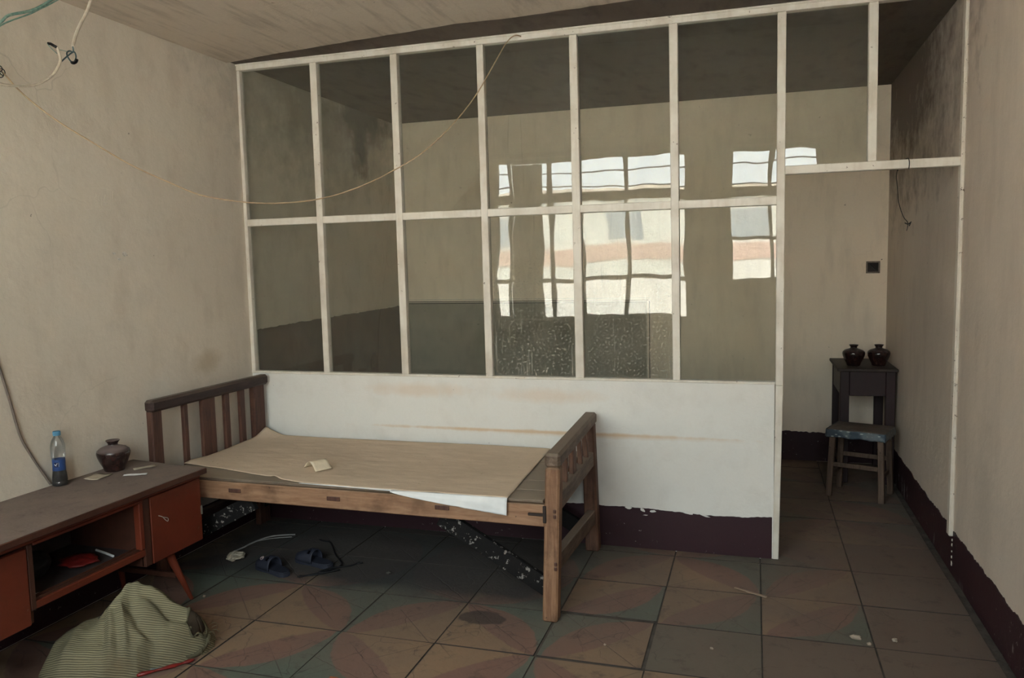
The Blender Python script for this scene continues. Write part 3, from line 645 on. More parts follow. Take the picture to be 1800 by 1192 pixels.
liq = [(0, .002), (.027, .002), (.0325, .005), (.0328, .018), (.031, .022), (.0323, .028), (.0295, .06), (.0272, .074), (.0272, .078), (0, .078)]
obj('liquid', MB().lathe([(r, Z+z) for r, z in liq], bx, by_, 28), simple('dark_cola', (.006, .003, .003), .3, spec=.2), bot, smooth=True)
lb = obj('label_wrap', MB().lathe([(.0286, Z+.074), (.0290, Z+.076), (.0282, Z+.10), (.0287, Z+.124), (.0283, Z+.128)], bx, by_, 28), simple('blue_label', (.025, .065, .20), .4, (.015, .03, .11), 25, .6), bot, smooth='all'); lb['label'] = 'blue printed label'
dv = Vector((.72, -.69, 0)).normalized(); sdv = Vector((dv.y, -dv.x, 0))*-1
def on_label(u, z, r): a_ = math.atan2(dv.y, dv.x)+u/r; return (bx+r*math.cos(a_), by_+r*math.sin(a_), Z+z)
obj('label_mark', MB().grid(lambda u, v: on_label(-.021+.020*u, .093+.022*v, .0294), 6, 3, .0004), simple('navy_print', (.012, .015, .06), .4), lb)
mb = MB(); mb.tube([on_label(-.019, .108, .0300), on_label(-.016, .102, .0300), on_label(-.012, .104, .0300), on_label(-.008, .108, .0300), on_label(-.006, .112, .0300)], .0012, 5, 3)
mb.tube([on_label(-.013, .103, .0300), on_label(-.011, .098, .0300)], .001, 5, 1); mb.tube([on_label(.0, .094, .0300), on_label(.0, .114, .0300)], .0005, 5, 1)
obj('white_mark', mb, M_white, lb)
obj('cap', MB().lathe([(0, Z+.262), (.0150, Z+.262), (.0168, Z+.260), (.0172, Z+.256), (.0172, Z+.243), (.0165, Z+.241), (0, Z+.241)], bx, by_, 24), simple('light_blue_cap', (.10, .27, .42), .45), bot, smooth=True)

# glazed jars
s = N('brown_glaze'); p = s.pos(False); q = s.n('ShaderNodeSeparateXYZ'); s.L(p, q.inputs[0])
nz = s.n('ShaderNodeSeparateXYZ'); s.L(s.geo.outputs['Normal'], nz.inputs[0])
du = s.math('MULTIPLY', s.step(nz.outputs[2], .15, .8), s.step(s.noise(p, 20, 4), .3, .6, .5, .85))
c1 = s.mix(s.step(s.noise(p, 30, 4), .4, .7), (.022, .010, .009), (.045, .018, .014)); 
def glaze(name, k):
    s = N(name); p = s.pos(False); nz = s.n('ShaderNodeSeparateXYZ'); s.L(s.geo.outputs['Normal'], nz.inputs[0])
    c1 = s.mix(s.step(s.noise(p, 30, 4), .4, .7), (.018, .009, .009), (.04, .016, .013))
    f = s.math('MULTIPLY', s.step(nz.outputs[2], .2, .85), s.step(s.noise(p, 20, 4), .3, .6, .6*k, k)); c1 = s.mix(f, c1, (.20, .15, .14))
    rg = s.n('ShaderNodeTexWave', wave_type='BANDS', bands_direction='Z'); s.L(p, rg.inputs[0]); rg.inputs['Scale'].default_value = 40
    s.bsdf(c1, s.step(f, 0, .6, .14, .6), s.bump(rg.outputs['Fac'], .12, .002), spec=.6); return s.m
M_jar1 = glaze('dusty_brown_glaze', .75); M_jar2 = glaze('dark_brown_glaze', .25)
jp = [(0, 0), (.043, 0), (.047, .003), (.052, .02), (.066, .048), (.077, .076), (.080, .092), (.077, .106), (.062, .119), (.040, .127), (.026, .131), (.023, .137), (.024, .142), (.032, .153), (.034, .156), (.032, .158), (.026, .153), (.020, .143), (.019, .130), (0, .124)]
def jar(x, y, z, mat, label, group=None, sc_=1.0):
    o_ = obj('jar', MB().lathe([(r*sc_, z+h*sc_) for r, h in jp], x, y, 40), mat, smooth='all', origin=(x, y, z)); return tag(o_, label, 'jar', group)
jar(.092, -1.325, .6655, M_jar1, 'squat brown glazed jar with dusty shoulders on the low cabinet beside the bottle', None, 1.0)
# papers on the cabinet
def scrap(name, pts, z, label, mat, cat='paper', curl=.004):
    (ax_, ay_), (bx_, by2), (cx_, cy2), (dx_, dy2) = pts
    def f_(u, v):
        x = (ax_*(1-u)+bx_*u)*(1-v)+(dx_*(1-u)+cx_*u)*v; y = (ay_*(1-u)+by2*u)*(1-v)+(dy2*(1-u)+cy2*u)*v
        return (x, y, z+.0008+curl*abs(noise.noise(Vector((x*25, y*25, 0))))+curl*(u-.5)**2*3)
    return tag(obj(name, MB().grid(f_, 10, 6, .0009), mat, smooth='all'), label, cat)
M_scrap = simple('grubby_paper', (.46, .40, .31), .8, (.3, .25, .2), 30, .5)
scrap('paper_scrap', [(.075, -1.505), (.165, -1.510), (.150, -1.395), (.060, -1.400)], .6655, 'larger beige paper scrap on the cabinet between bottle and jar', M_scrap)
scrap('paper_scrap', [(.215, -1.395), (.235, -1.425), (.330, -1.372), (.315, -1.345)], .6655, 'narrow white crumpled paper strip on the cabinet, nearest its front', M_white)
scrap('paper_scrap', [(.170, -1.285), (.205, -1.310), (.262, -1.215), (.225, -1.195)], .6655, 'slim beige paper slip on the cabinet at the bed end', M_scrap)

# cables on the left
M_cabg = simple('grimy_grey_cable', (.20, .16, .135), .6); M_wcab = simple('yellowed_white_cable', (.62, .55, .45), .5, (.35, .27, .2), 40, .5)
M_teal = simple('teal_cable', (.16, .30, .26), .5, (.45, .55, .45), 60, .5); M_blk = simple('black_insulation', (.012, .012, .014), .5)
M_str = simple('tan_cord', (.40, .29, .18), .7, (.22, .15, .09), 60, .5)
tag(obj('wall_cable', MB().tube([(.008, -2.16, 2.97), (.008, -2.14, 2.4), (.008, -2.05, 1.9), (.008, -1.915, 1.48), (.008, -1.854, 1.279), (.008, -1.815, 1.119), (.009, -1.775, .94), (.010, -1.728, .836), (.010, -1.66, .715), (.014, -1.640, .676)], .0055, 8, 6), M_cabg, smooth='all'), 'grimy grey cable running down the left wall behind the bottle', 'cable')
st = [(.018, -1.80, 2.617), (.049, -1.763, 2.569), (.106, -1.709, 2.47), (.198, -1.624, 2.361), (.31, -1.52, 2.26), (.411, -1.427, 2.174), (.534, -1.313, 2.094), (.625, -1.229, 2.042), (.721, -1.14, 2.017), (.82, -1.049, 2.005), (.922, -.954, 2.007), (1.05, -.835, 2.03), (1.183, -.712, 2.083), (1.322, -.583, 2.169), (1.467, -.449, 2.285), (1.592, -.333, 2.432), (1.709, -.225, 2.613), (1.803, -.138, 2.811), (1.858, -.087, 2.927), (1.898, -.05, 2.973), (1.925, -.018, 2.972)]
cord = tag(obj('hanging_string', MB().tube(st, .0036, 6, 4), M_str, smooth='all'), 'long thin tan cord sagging across the room in front of the glazed partition', 'cord')
mb = MB()
for k in range(3):
    cy_, cz_ = -1.765+.012*math.cos(k*2.2), 2.560+.014*math.sin(k*2.2)
    mb.tube([(.049+.010*math.cos(t)*math.sin(k), cy_+.014*math.cos(t), cz_+.014*math.sin(t)) for t in [q*math.pi/4 for q in range(9)]], .0022, 5, 2)
o = obj('knot', mb, M_blk, cord, smooth='all'); o['label'] = 'black wire knot'
wc = tag(empty('ceiling_cable', (.3, -1.6, H)), 'yellowed white cable hanging from the ceiling with taped bare ends', 'cable')
obj('cable', MB().tube([(.3, -1.455, H+.002), (.3, -1.484, 2.918), (.3, -1.516, 2.853), (.3, -1.560, 2.784), (.3, -1.590, 2.726), (.3, -1.607, 2.680)], .0085, 8, 4, .7), M_wcab, wc, smooth='all')
obj('cable_loop', MB().tube([(.3, -1.694, 2.656), (.3, -1.684, 2.629), (.3, -1.681, 2.601), (.3, -1.709, 2.551), (.3, -1.750, 2.511), (.3, -1.819, 2.470), (.3, -1.881, 2.453), (.3, -1.948, 2.441), (.3, -1.986, 2.440), (.3, -2.08, 2.449), (.3, -2.3, 2.50), (.3, -2.5, 2.70), (.3, -2.6, H)], .0062, 8, 4), M_wcab, wc, smooth='all')
rg = [(.3+.004*math.sin(t*2), -1.618+.024*math.cos(t), 2.634+.024*math.sin(t)) for t in [q*math.pi/5+1.2 for q in range(11)]]
obj('wire_ring', MB().tube([(.3, -1.607, 2.680)]+rg+[(.3, -1.655, 2.618), (.3, -1.676, 2.598)], .0032, 6, 3), simple('blue_grey_wire', (.05, .09, .10), .5), wc, smooth='all')
obj('tape_wrap', MB().tube([(.302, -1.622, 2.609), (.300, -1.610, 2.607), (.302, -1.597, 2.616), (.303, -1.592, 2.628)], .0065, 6, 2), M_blk, wc)
obj('taped_end', MB().tube([(.3, -1.740, 2.660), (.3, -1.725, 2.662), (.3, -1.695, 2.655)], .0065, 6, 1, .6), M_blk, wc)
obj('wire_link', MB().tube([(.3, -1.742, 2.658), (.302, -1.725, 2.642), (.3, -1.695, 2.628)], .0018, 5, 2).tube([(.3, -1.695, 2.645), (.3, -1.665, 2.650), (.3, -1.640, 2.650)], .0015, 5, 2), M_teal, wc)
tag(obj('teal_cable', MB().tube([(.3, -2.4, 2.50), (.3, -2.20, 2.55), (.3, -2.043, 2.630), (.3, -1.964, 2.684), (.3, -1.922, 2.725), (.3, -1.825, 2.769), (.3, -1.767, 2.804), (.3, -1.706, 2.851), (.3, -1.63, 2.915), (.3, -1.57, H)], .0060, 8, 4).tube([(.302, -2.4, 2.49), (.303, -2.20, 2.538), (.303, -2.043, 2.615), (.300, -1.940, 2.690), (.296, -1.825, 2.756), (.298, -1.767, 2.795), (.303, -1.706, 2.838), (.303, -1.63, 2.900), (.303, -1.58, H)], .0035, 6, 4), M_teal, smooth='all'), 'pair of twisted teal wires hanging from the ceiling in the upper left corner', 'cable')
# wire from the door transom
tw = tag(empty('hanging_wire', (3.93, .05, 2.116)), 'thin black wire looped over the white transom above the doorway', 'wire')
obj('loop', MB().tube([(3.964, -.009, 2.110), (3.966, -.010, 2.140), (3.962, -.009, 2.163), (3.955, .02, 2.165), (3.93, .048, 2.150), (3.922, .048, 2.11)], .0024, 6, 4), M_blk, tw)
obj('tail', MB().tube([(3.922, .048, 2.12), (3.916, .048, 2.081), (3.922, .045, 2.023), (3.929, .045, 1.95), (3.952, .045, 1.876), (3.975, .045, 1.840), (3.970, .045, 1.800)], .0022, 6, 5).tube([(3.960, .045, 1.842), (3.976, .04, 1.833), (3.990, .045, 1.846), (3.982, .05, 1.824)], .003, 5, 2), M_blk, tw)

# ------------------------------------------------------------------ floor things
# slippers
M_nav = simple('navy_rubber', (.020, .022, .036), .65, (.035, .037, .05), 12, .5, .3, .004)
def slipper(name, label):
    root = tag(empty(name), label, 'slipper', 'navy slippers under the bed')
    ol = [(-.135, 0), (-.130, .030), (-.105, .044), (-.05, .046), (.0, .040), (.06, .037), (.105, .036), (.128, .022), (.135, 0), (.128, -.022), (.105, -.036), (.06, -.035), (.0, -.036), (-.05, -.044), (-.105, -.044), (-.130, -.028)]
    so = obj('sole', MB().prism(ol, 0, .026, .006), M_nav, root, smooth=True)
    def up_(u, v):
        t = -.125+.145*u; wdt = .047-.018*max(0, (-.085-t)/.04); a_ = math.pi*v; hgt = .022+.050*min(1, (u+.18)*1.1)
        return (t+.012*math.cos(a_)*0, wdt*math.cos(a_), .016+hgt*math.sin(a_)**.75)
    mb = MB(); mb.grid(up_, 16, 18, .006)
    cut = [f for f in mb.bm.faces if (lambda c_: ((abs(c_.x+.012)/.016)**2+((c_.y-.024)/.012)**2 < 1) or ((abs(c_.x+.012)/.016)**2+((c_.y+.024)/.012)**2 < 1))(f.calc_center_median()) and f.calc_center_median().z > .03]
    bmesh.ops.delete(mb.bm, geom=cut, context='FACES')
    obj('strap', mb, M_nav, root, smooth='all')
    return root
s1 = slipper('slipper', 'navy rubber slide slipper with an oval badge, nearest under the bed')
s1.location = (.668, -.845, .001); s1.rotation_euler.z = math.radians(-22)
def oval(rx, ry, r, cz):
    mb = MB(); mb.tube([(-.055+rx*math.cos(t), .004+ry*math.sin(t), cz+.0012*math.cos(2*t)) for t in [q*math.pi/6 for q in range(13)]], r, 5, 2)
    mb.tube([(-.060, .0, cz), (-.05, .008, cz)], r, 5, 1); return mb
mb = oval(.016, .010, .0014, .0755)
bd = obj('badge', mb, simple('badge_print', (.45, .35, .35), .5), s1); bd.location = (-.060, -.024, .0690); bd.rotation_euler = (.75, -.3, 0)  # sits on the strap
s2 = tag(empty('slipper'), 'navy rubber slide slipper lying behind the first, beside the black cable', 'slipper', 'navy slippers under the bed')
for ch in [x for x in bpy.data.objects if x.parent == s1 and not x.name.startswith('badge')]: copy_tree(ch, s2)
s2.location = (.835, -.690, .001); s2.rotation_euler.z = math.radians(-16)
tag(obj('black_cable', MB().tube([(.66, -.34, .006), (.700, -.355, .006), (.749, -.368, .006), (.812, -.443, .006), (.891, -.549, .006), (.954, -.616, .006), (1.005, -.690, .008), (.965, -.782, .006), (.90, -.855, .006), (.862, -.900, .010), (.872, -.872, .006), (.93, -.845, .006), (1.03, -.755, .010), (.99, -.785, .006), (.94, -.82, .012), (.98, -.75, .014), (1.055, -.680, .006), (1.083, -.62, .006)], .0042, 6, 6).tube([(1.075, -.64, .006), (1.105, -.622, .006)], .004, 5, 1), M_blk, smooth='all'), 'tangled black cable on the floor beside the slippers', 'cable')
M_cordw = simple('dirty_white_cord', (.30, .29, .28), .7)
tag(obj('cord_strip', MB().tube([(.262, -.64, .004), (.275, -.56, .004), (.278, -.498, .004), (.300, -.412, .006), (.335, -.347, .005), (.40, -.310, .005), (.456, -.286, .004)], .0045, 6, 4, 1.6).tube([(.290, -.45, .004), (.36, -.38, .004), (.46, -.33, .004)], .0028, 5, 4), M_cordw, smooth='all'), 'pale strip of cord lying on the floor under the bed', 'cord')
tag(obj('tissue', lump(.345, -.735, .020, .045, .055, .020, 5.2, .35, 5, 24, 16), M_scrap), 'small crumpled white tissue under the bed near the cabinet', 'tissue')
tag(obj('brick_fragment', MB().box((1.575, -1.835, 0.001), (1.615, -1.80, .018), .003), simple('orange_brick', (.33, .10, .045), .9)), 'small orange brick fragment on the painted floor tiles', 'brick')
M_dkcrumb = simple('dark_crumb', (.07, .065, .055), .9); M_peb = simple('plaster_crumb', (.34, .28, .22), .9)
for i, (x, y, r, lb) in enumerate(((3.655, -.900, .012, 'long pale plaster crumb on the floor near the right wall'), (3.700, -.945, .008, 'small pale plaster crumb beside the long one by the right wall'), (3.81, -.885, .010, 'grey crumb of plaster closest to the right wall'),
                                (1.315, -.725, .010, 'dark crumb of plaster on the floor under the middle of the bed'), (2.60, -1.23, .005, 'tiny white crumb on the tiles in front of the bed foot'), (3.05, -1.15, .006, 'tiny yellowish crumb on the grey tiles'), (.52, -1.235, .007, 'tiny white crumb beside the cabinet leg'))):
    tag(obj('plaster_crumb', lump(x, y, r*.8, r*(2 if i == 0 else 1.1), r, r*.8, i*3.3, .5, 3, 10, 7), M_dkcrumb if i == 3 else M_peb), lb, 'crumb')
tag(obj('wood_splinter', MB().beam((3.13, -.470, .006), (3.19, -.505, .008), .012, .005, bev=.001).beam((3.188, -.504, .007), (3.285, -.550, .005), .014, .006, bev=.001), simple('pale_splinter', (.30, .22, .16), .8)), 'pale flat wood splinter on the tiles in front of the partition', 'splinter')

# mesh sack
s = N('olive_woven_mesh'); uv = s.tc.outputs['UV']
wv = s.n('ShaderNodeTexWave', wave_type='BANDS', bands_direction='Y'); s.L(uv, wv.inputs[0]); wv.inputs['Scale'].default_value = 13; wv.inputs['Distortion'].default_value = 3.2; wv.inputs['Detail'].default_value = 2; wv.inputs['Detail Scale'].default_value = .6
wx = s.n('ShaderNodeTexWave', wave_type='BANDS', bands_direction='X'); s.L(uv, wx.inputs[0]); wx.inputs['Scale'].default_value = 60
p = s.pos(False); c1 = s.mix(s.step(s.noise(p, 5, 4), .35, .7), (.30, .265, .165), (.21, .185, .12))
c1 = s.mix(s.step(wv.outputs['Fac'], .15, .6, .72, 0), c1, (.045, .04, .025)); c1 = s.mix(s.step(wx.outputs['Fac'], .3, .8, .2, 0), c1, (.06, .055, .03))
c1 = s.mix(s.step(s.noise(p, 3.2, 3), .60, .75, 0, .6), c1, (.16, .10, .05))
s.bsdf(c1, .8, s.bump(wv.outputs['Fac'], .5, .004), spec=.2); M_sack = s.m
def seg_d(x, y, pts):
    best = (9, 0); L_ = len(pts)-1
    for i_, (p_, q_) in enumerate(zip(pts, pts[1:])):
        dx, dy = q_[0]-p_[0], q_[1]-p_[1]; t_ = max(0, min(1, ((x-p_[0])*dx+(y-p_[1])*dy)/(dx*dx+dy*dy)))
        d_ = math.hypot(x-p_[0]-t_*dx, y-p_[1]-t_*dy)
        if d_ < best[0]: best = (d_, (i_+t_)/L_)
    return best
OUT = [(.30, -1.98), (.29, -1.88), (.36, -1.74), (.50, -1.63), (.64, -1.585), (.78, -1.575), (.88, -1.61), (.925, -1.68), (.932, -1.74), (.90, -1.80), (.862, -1.865), (.80, -1.93), (.785, -1.985), (.70, -2.05), (.60, -2.09), (.48, -2.13), (.37, -2.09)]
CX, CY_ = .665, -1.86
def outline(th):
    best = None
    P2 = [(x-CX, y-CY_) for x, y in OUT]; d = (math.cos(th), math.sin(th)); r_ = 0
    for (ax_, ay_), (bx_, by2) in zip(P2, P2[1:]+P2[:1]):
        den = d[0]*(by2-ay_)-d[1]*(bx_-ax_)
        if abs(den) < 1e-9: continue
        t_ = (ax_*(by2-ay_)-ay_*(bx_-ax_))/den; u_ = (ax_*d[1]-ay_*d[0])/den
        if t_ > 0 and -1e-6 <= u_ <= 1+1e-6: r_ = max(r_, t_)
    return r_
def sack_h(x, y, t):
    edge = min(1, (1-t)*7)**.5
    def bl(cx, cy_, rx, ry, h_, rot=0):
        dx, dy = x-cx, y-cy_; cr_, sr_ = math.cos(rot), math.sin(rot); dx, dy = dx*cr_+dy*sr_, -dx*sr_+dy*cr_
        d_ = (dx/rx)**2+(dy/ry)**2; return h_*(max(0, 1-d_)**.75 if d_ < 1 else 0)
    k_ = 26; hs = [bl(.650, -1.815, .22, .23, .325, .3), bl(.800, -1.755, .155, .175, .20), bl(.50, -1.93, .25, .22, .185, -.4), bl(.62, -1.98, .22, .16, .12)]
    h_ = math.log(sum(math.exp(k_*q_) for q_ in hs)/4)/k_+.03
    def fold(pts, w_, a0, a1):
        d_, t_ = seg_d(x, y, pts); return 1.45*(a0+(a1-a0)*t_)*math.exp(-(d_/w_)**2)
    h_ += fold([(.640, -1.86), (.672, -1.835), (.715, -1.800), (.79, -1.778), (.85, -1.735), (.885, -1.72)], .022, .022, .020)
    h_ += fold([(.664, -1.83), (.627, -1.882), (.600, -1.935), (.655, -1.982), (.70, -2.04)], .019, .012, .034)
    h_ += fold([(.650, -1.86), (.645, -1.912), (.712, -1.968), (.745, -2.0)], .014, .010, .030)
    h_ -= fold([(.655, -1.865), (.690, -1.895), (.735, -1.912), (.80, -1.90)], .022, .020, .035)
    h_ -= fold([(.69, -1.835), (.74, -1.822), (.80, -1.812), (.85, -1.78)], .016, .012, .020)
    h_ -= fold([(.622, -1.86), (.585, -1.93), (.63, -2.0)], .012, .004, .022)
    h_ += fold([(.44, -1.83), (.47, -1.95), (.52, -2.08)], .030, .004, .020)+fold([(.82, -1.87), (.87, -1.80)], .016, .012, .012)
    h_ += .010*noise.noise(Vector((x*11, y*11, 0)))+.005*noise.noise(Vector((x*30, y*30, 4)))
    return max(.004, h_*edge)
mb = MB(); NT, NR = 150, 56; rows = []
uvl = mb.bm.loops.layers.uv.new('UVMap'); UVC = {}
for i in range(NR+1):
    row = []
    for k in range(NT):
        th = k*2*math.pi/NT; t_ = i/NR; R_ = outline(th)*(1+.02*noise.noise(Vector((math.cos(th)*6, math.sin(th)*6, 0))))
        x, y = CX+R_*t_*math.cos(th), CY_+R_*t_*math.sin(th); h_ = sack_h(x, y, t_) if i < NR else .002
        v = mb.bm.verts.new((x, y, h_)); UVC[v] = ((x*.9+y*.3)*1.6, (h_*1.1+y*.9-x*.25)*1.9); row.append(v)
    rows.append(row)
for i in range(NR):
    for k in range(NT):
        q = (rows[i][k], rows[i+1][k], rows[i+1][(k+1) % NT], rows[i][(k+1) % NT]) 
        f = mb.bm.faces.new(q)
        for l in f.loops: l[uvl].uv = UVC[l.vert]
sack = tag(obj('mesh_sack', mb, M_sack, smooth='all', origin=(CX, CY_, 0)), 'crumpled olive yellow mesh sack slumped on the floor in front of the cabinet', 'sack')
# mouth of the sack: open torn rim and fringe at the right end, black pen marks, lining showing below
def onsack(x, y, d_=.002):
    th = math.atan2(y-CY_, x-CX); return (x, y, sack_h(x, y, math.hypot(x-CX, y-CY_)/outline(th))+d_)
hole = [(.880+.030*math.cos(t)*(1+.2*math.sin(3*t)), -1.735+.050*math.sin(t)) for t in [q*math.pi/8 for q in range(17)]]
obj('mouth_disc', MB().grid(lambda u, v: onsack(.880+.028*v*math.cos(u*2*math.pi), -1.735+.047*v*math.sin(u*2*math.pi), .003), 20, 4, .001), simple('mouth_shade', (.03, .02, .012), .9), sack, smooth='all')  # closed disc on the surface, its dark colour stands for shade inside the mouth
mo = obj('torn_rim', MB().tube([onsack(x, y, .004) for x, y in hole], lambda t: .007+.0025*math.sin(t*40), 8, 4, .6)
         .tube([(.905, -1.69, .06), (.925, -1.735, .030), (.905, -1.79, .012), (.862, -1.825, .020), (.845, -1.81, .030)], lambda t: .012+.003*math.sin(t*20), 8, 4, .6), M_sack, sack, smooth='all')
mb = MB()
for k in range(9):
    x, y = .905+random.uniform(-.02, .02), -1.65-.015*k; mb.tube([(x, y, .09-.006*k), (x+.02, y+random.uniform(-.01, .01), .10-.008*k), (x+.035, y+random.uniform(-.015, .015), .092-.009*k)], .0014, 5, 2)
obj('frayed_threads', mb, M_sack, sack)
obj('red_hem', MB().tube([(.78, -1.985, .008), (.83, -1.945, .012), (.88, -1.88, .010), (.905, -1.84, .008), (.925, -1.815, .010)], lambda t: .0065+.002*math.sin(t*17), 6, 5, 1.3), M_red, sack, smooth='all')
obj('grey_lining', MB().grid(lambda u, v: (.770+.095*u-.03*v, -1.975+.12*u+.045*v, .006+.03*v+.008*noise.noise(Vector((u*6, v*4, 0)))), 14, 5, .002), simple('grey_plastic_lining', (.14, .16, .16), .4, (.08, .09, .09), 20, .5), sack, smooth='all')
mb = MB()
for l in ([(.598, -1.842), (.590, -1.862), (.575, -1.848), (.598, -1.842)], [(.572, -1.858), (.578, -1.872)], [(.556, -1.862), (.566, -1.880), (.554, -1.876)], [(.540, -1.872), (.552, -1.892)], [(.528, -1.884), (.540, -1.900), (.524, -1.898)], [(.512, -1.893), (.526, -1.912)]):
    obj('pen_stroke', MB().tube([onsack(*q) for q in l], .0018, 5, 3), M_blk, sack)

# ------------------------------------------------------------------ back room: side table, jars, stool, socket
M_dkred = simple('dark_red_lacquer', (.026, .009, .011), .5, (.014, .007, .008), 10, .6, .2, .003, .4)
M_dktop = simple('dusty_dark_top', (.055, .040, .034), .6, (.03, .022, .02), 12, .6)
tb = tag(empty('side_table', (4.01, 2.02, 0)), 'small dark red side table in the corner of the back room beyond the doorway', 'table')
obj('tabletop', MB().box((3.803, 1.685, .838), (4.214, 2.340, .860), .004), M_dktop, tb)
tx0, tx1, ty0, ty1 = 3.825, 4.200, 1.715, 2.325
for (x, y) in ((tx0, ty0), (tx1-.065, ty0), (tx0, ty1-.05), (tx1-.065, ty1-.05)): obj('leg', MB().box((x, y, 0), (x+.065, y+.05, .838), .004), M_dkred, tb)
obj('drawer_front', MB().box((tx0+.065, ty0+.004, .655), (tx1-.065, ty0+.024, .838), .003), M_dkred, tb)
for x in (tx0+.005, tx1-.025): obj('side_apron', MB().box((x, ty0+.05, .655), (x+.02, ty1-.05, .838), .003), M_dkred, tb)
obj('back_apron', MB().box((tx0+.065, ty1-.02, .655), (tx1-.065, ty1, .838), .003), M_dkred, tb)
for x in (tx0+.01, tx1-.04): obj('side_rail', MB().box((x, ty0+.05, .10), (x+.025, ty1-.05, .14), .003), M_dkred, tb)
jar(3.932, 1.875, .8605, M_jar2, 'left one of the two dark glazed jars on the side table in the back room', 'dark jars on the side table')
jar(4.108, 1.895, .8605, M_jar2, 'right one of the two dark glazed jars on the side table, nearest the corner', 'dark jars on the side table')
W_st = wood('stool_wood', (.16, .105, .075), (.09, .058, .042), 'z', .65, .2)
sto = tag(empty('stool', (3.935, 1.405, 0)), 'small wooden stool with a printed paper cover over its seat', 'stool')
ra = math.radians(-20)
def lc(x, y, z): return (3.935+x*math.cos(ra)-y*math.sin(ra), 1.405+x*math.sin(ra)+y*math.cos(ra), z)
def lbox(x0, x1, y0, y1, z0, z1, sx=0, sy=0, bev=.003):   # sx, sy splay of the bottom
    return MB().hexa([lc(x0+sx, y0+sy, z0), lc(x1+sx, y0+sy, z0), lc(x1+sx, y1+sy, z0), lc(x0+sx, y1+sy, z0), lc(x0, y0, z1), lc(x1, y0, z1), lc(x1, y1, z1), lc(x0, y1, z1)], bev)
for sx_ in (-1, 1):
    for sy_ in (-1, 1):
        xx, yy = sx_*.155, sy_*.115
        obj('leg', lbox(xx-.019, xx+.019, yy-.017, yy+.017, 0, .455, sx_*.018, sy_*.02), W_st, sto)
obj('seat', lbox(-.185, .185, -.15, .15, .452, .478), W_st, sto)
obj('stretcher', lbox(-.155, .155, -.135, -.118, .215, .245), W_st, sto); obj('stretcher', lbox(-.155, .155, .118, .135, .24, .27), W_st, sto)
for x in (-.165, .150): obj('stretcher', lbox(x, x+.016, -.115, .115, .15, .18), W_st, sto)
# printed paper cover
s = N('printed_paper_cover'); p = s.pos(False, (1, 1, 1))
nz = s.n('ShaderNodeSeparateXYZ'); s.L(s.geo.outputs['Normal'], nz.inputs[0])
ch = s.n('ShaderNodeTexVoronoi'); s.L(s.pos(False, (13, 13, 30)), ch.inputs['Vector']); ch.inputs['Scale'].default_value = 1.6
c1 = s.mix(s.step(s.noise(p, 14, 3), .45, .55), (.05, .075, .10), (.13, .16, .18)); c1 = s.mix(s.step(ch.outputs['Distance'], .20, .26, .8, 0), c1, (.42, .46, .44))
c1 = s.mix(s.step(nz.outputs[2], .5, .8), c1, (.145, .115, .098)); c1 = s.mix(s.step(s.noise(p, 8, 4), .5, .7, 0, .5), c1, (.12, .10, .09))
s.bsdf(c1, .5, s.bump(s.noise(p, 25, 4), .5, .01), spec=.4); M_news = s.m
def cover(u, v):
    x = -.192+.384*u; q = v*(.30+.09); 
    wob = .004*noise.noise(Vector((x*30, q*20, 0)))
    if q < .055: y, z = -.156-.004*noise.noise(Vector((x*18, q*25, 2))), .483-.055+q+.006*noise.noise(Vector((x*15, 0, 0)))*(1-q/.055)
    elif q < .36: y, z = -.153+(q-.055), .484+wob
    else: y, z = .155, .484-(q-.36)
    e_ = max(0, abs(u-.5)-.47)/.03; z -= .004*e_
    return lc(x, y, z)
mbc = MB(); mbc.grid(cover, 40, 40, .0015)
for sx_ in (-1, 1):
    mbc.grid(lambda u, v: lc(sx_*(.190+.006*math.sin(v*2)+.004*noise.noise(Vector((u*9, v*5, sx_)))), -.156+.31*u, .484-.055*v*(1+.3*noise.noise(Vector((u*12, 0, sx_))))), 24, 6, .0015)
o = obj('seat_cover', mbc, M_news, sto, smooth='all'); o['label'] = 'blue and white printed paper taped round the seat'
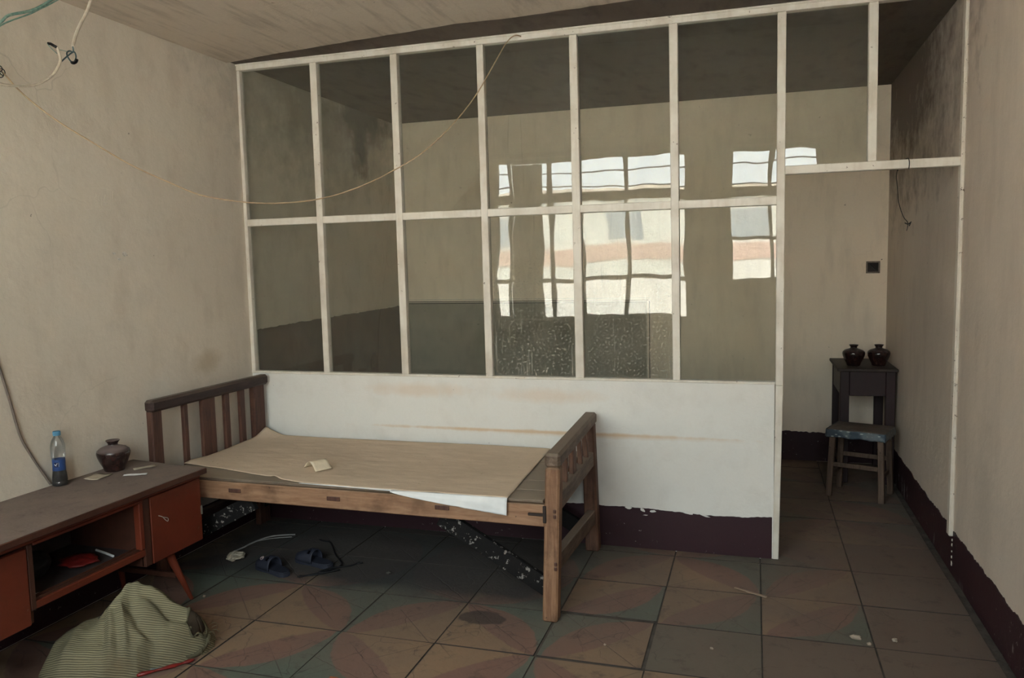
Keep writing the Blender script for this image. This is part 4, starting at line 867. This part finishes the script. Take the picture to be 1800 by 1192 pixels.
# socket box
so_ = tag(empty('socket_box', (4.115, D, 1.59)), 'small square metal wall box without a cover, with loose wires, on the back wall', 'socket')
M_rim = simple('rusty_metal_rim', (.24, .19, .16), .5, (.08, .05, .04), 40, .6, metal=.3)
mb = MB(); x0, x1, z0, z1 = 4.064, 4.166, 1.541, 1.637
for lo, hi in (((x0, D-.010, z0), (x1, D, z0+.012)), ((x0, D-.010, z1-.012), (x1, D, z1)), ((x0, D-.010, z0+.012), (x0+.012, D, z1-.012)), ((x1-.012, D-.010, z0+.012), (x1, D, z1-.012))): mb.box(lo, hi, .001)
obj('rim', mb, M_rim, so_); obj('recess', MB().box((x0+.008, D-.003, z0+.008), (x1-.008, D-.001, z1-.008)), simple('box_inside', (.03, .022, .022), .8), so_)
obj('wires', MB().tube([(4.09, D-.004, 1.615), (4.10, D-.018, 1.60), (4.125, D-.02, 1.575), (4.145, D-.012, 1.565)], .004, 6, 3).tube([(4.15, D-.004, 1.61), (4.14, D-.018, 1.59), (4.13, D-.012, 1.565)], .003, 6, 3), M_blk, so_)
tag(obj('nail', MB().tube([(4.176, D, 1.648), (4.178, D-.016, 1.650)], .003, 6, 1), M_iron), 'small nail in the back wall at the corner of the wall box', 'nail')

# ------------------------------------------------------------------ outside: what the windows look onto (seen mirrored in the partition glass)
M_house = simple('pale_house_plaster', (.80, .76, .70), .9, (.7, .66, .6), 1, .3); M_roofgrey = simple('house_window_grey', (.45, .47, .5), .4); M_pink = simple('pink_band_paint', (.72, .50, .42), .9)
ho = tag(empty('neighbouring_house', (2, -27, -.4)), 'pale house across the yard with a pink painted band, mirrored in the partition glass', 'building')
obj('wall', MB().box((-22, -31, -.4), (20, -25, 4.1)), M_house, ho); obj('painted_band', MB().box((-22.02, -25.0, 1.75), (20.02, -24.95, 2.35), .01), M_pink, ho)
obj('roof', MB().box((-22.3, -31.3, 4.1), (20.3, -24.7, 4.35), .05), M_ceil, ho)
for k in range(7): obj('window', MB().box((-16+k*4.6, -25.02, 2.5), (-14.6+k*4.6, -24.98, 3.6), .02), M_roofgrey, ho)
struct(obj('ground', MB().box((-40, -60, -.5), (44, -5.0, -.4)), simple('yard_ground', (.68, .66, .62), .95, None, 1)))
for k, (z_, dz, lb) in enumerate(((3.55, .3, 'upper overhead wire strung outside the windows'), (3.30, -.3, 'middle overhead wire strung outside the windows'), (3.15, .4, 'lower overhead wire strung outside the windows'))):
    tag(obj('overhead_wire', MB().tube([(-8, -9-k*.3, z_), (2, -9-k*.3, z_-.35), (12, -9-k*.3, z_+dz)], .013, 6, 8), M_blk, smooth='all'), lb, 'overhead wire')
# curtain rag in the large window
def cur(u, v): return (.40+.38*u, YF-.055+.025*math.sin(u*19)+.01*math.sin(v*5), 1.04+1.82*v)
tag(obj('window_curtain', MB().grid(cur, 40, 12, .002), simple('grey_curtain_cloth', (.22, .20, .18), .9), smooth='all'), 'grey rag of curtain hanging in the large room window', 'curtain')
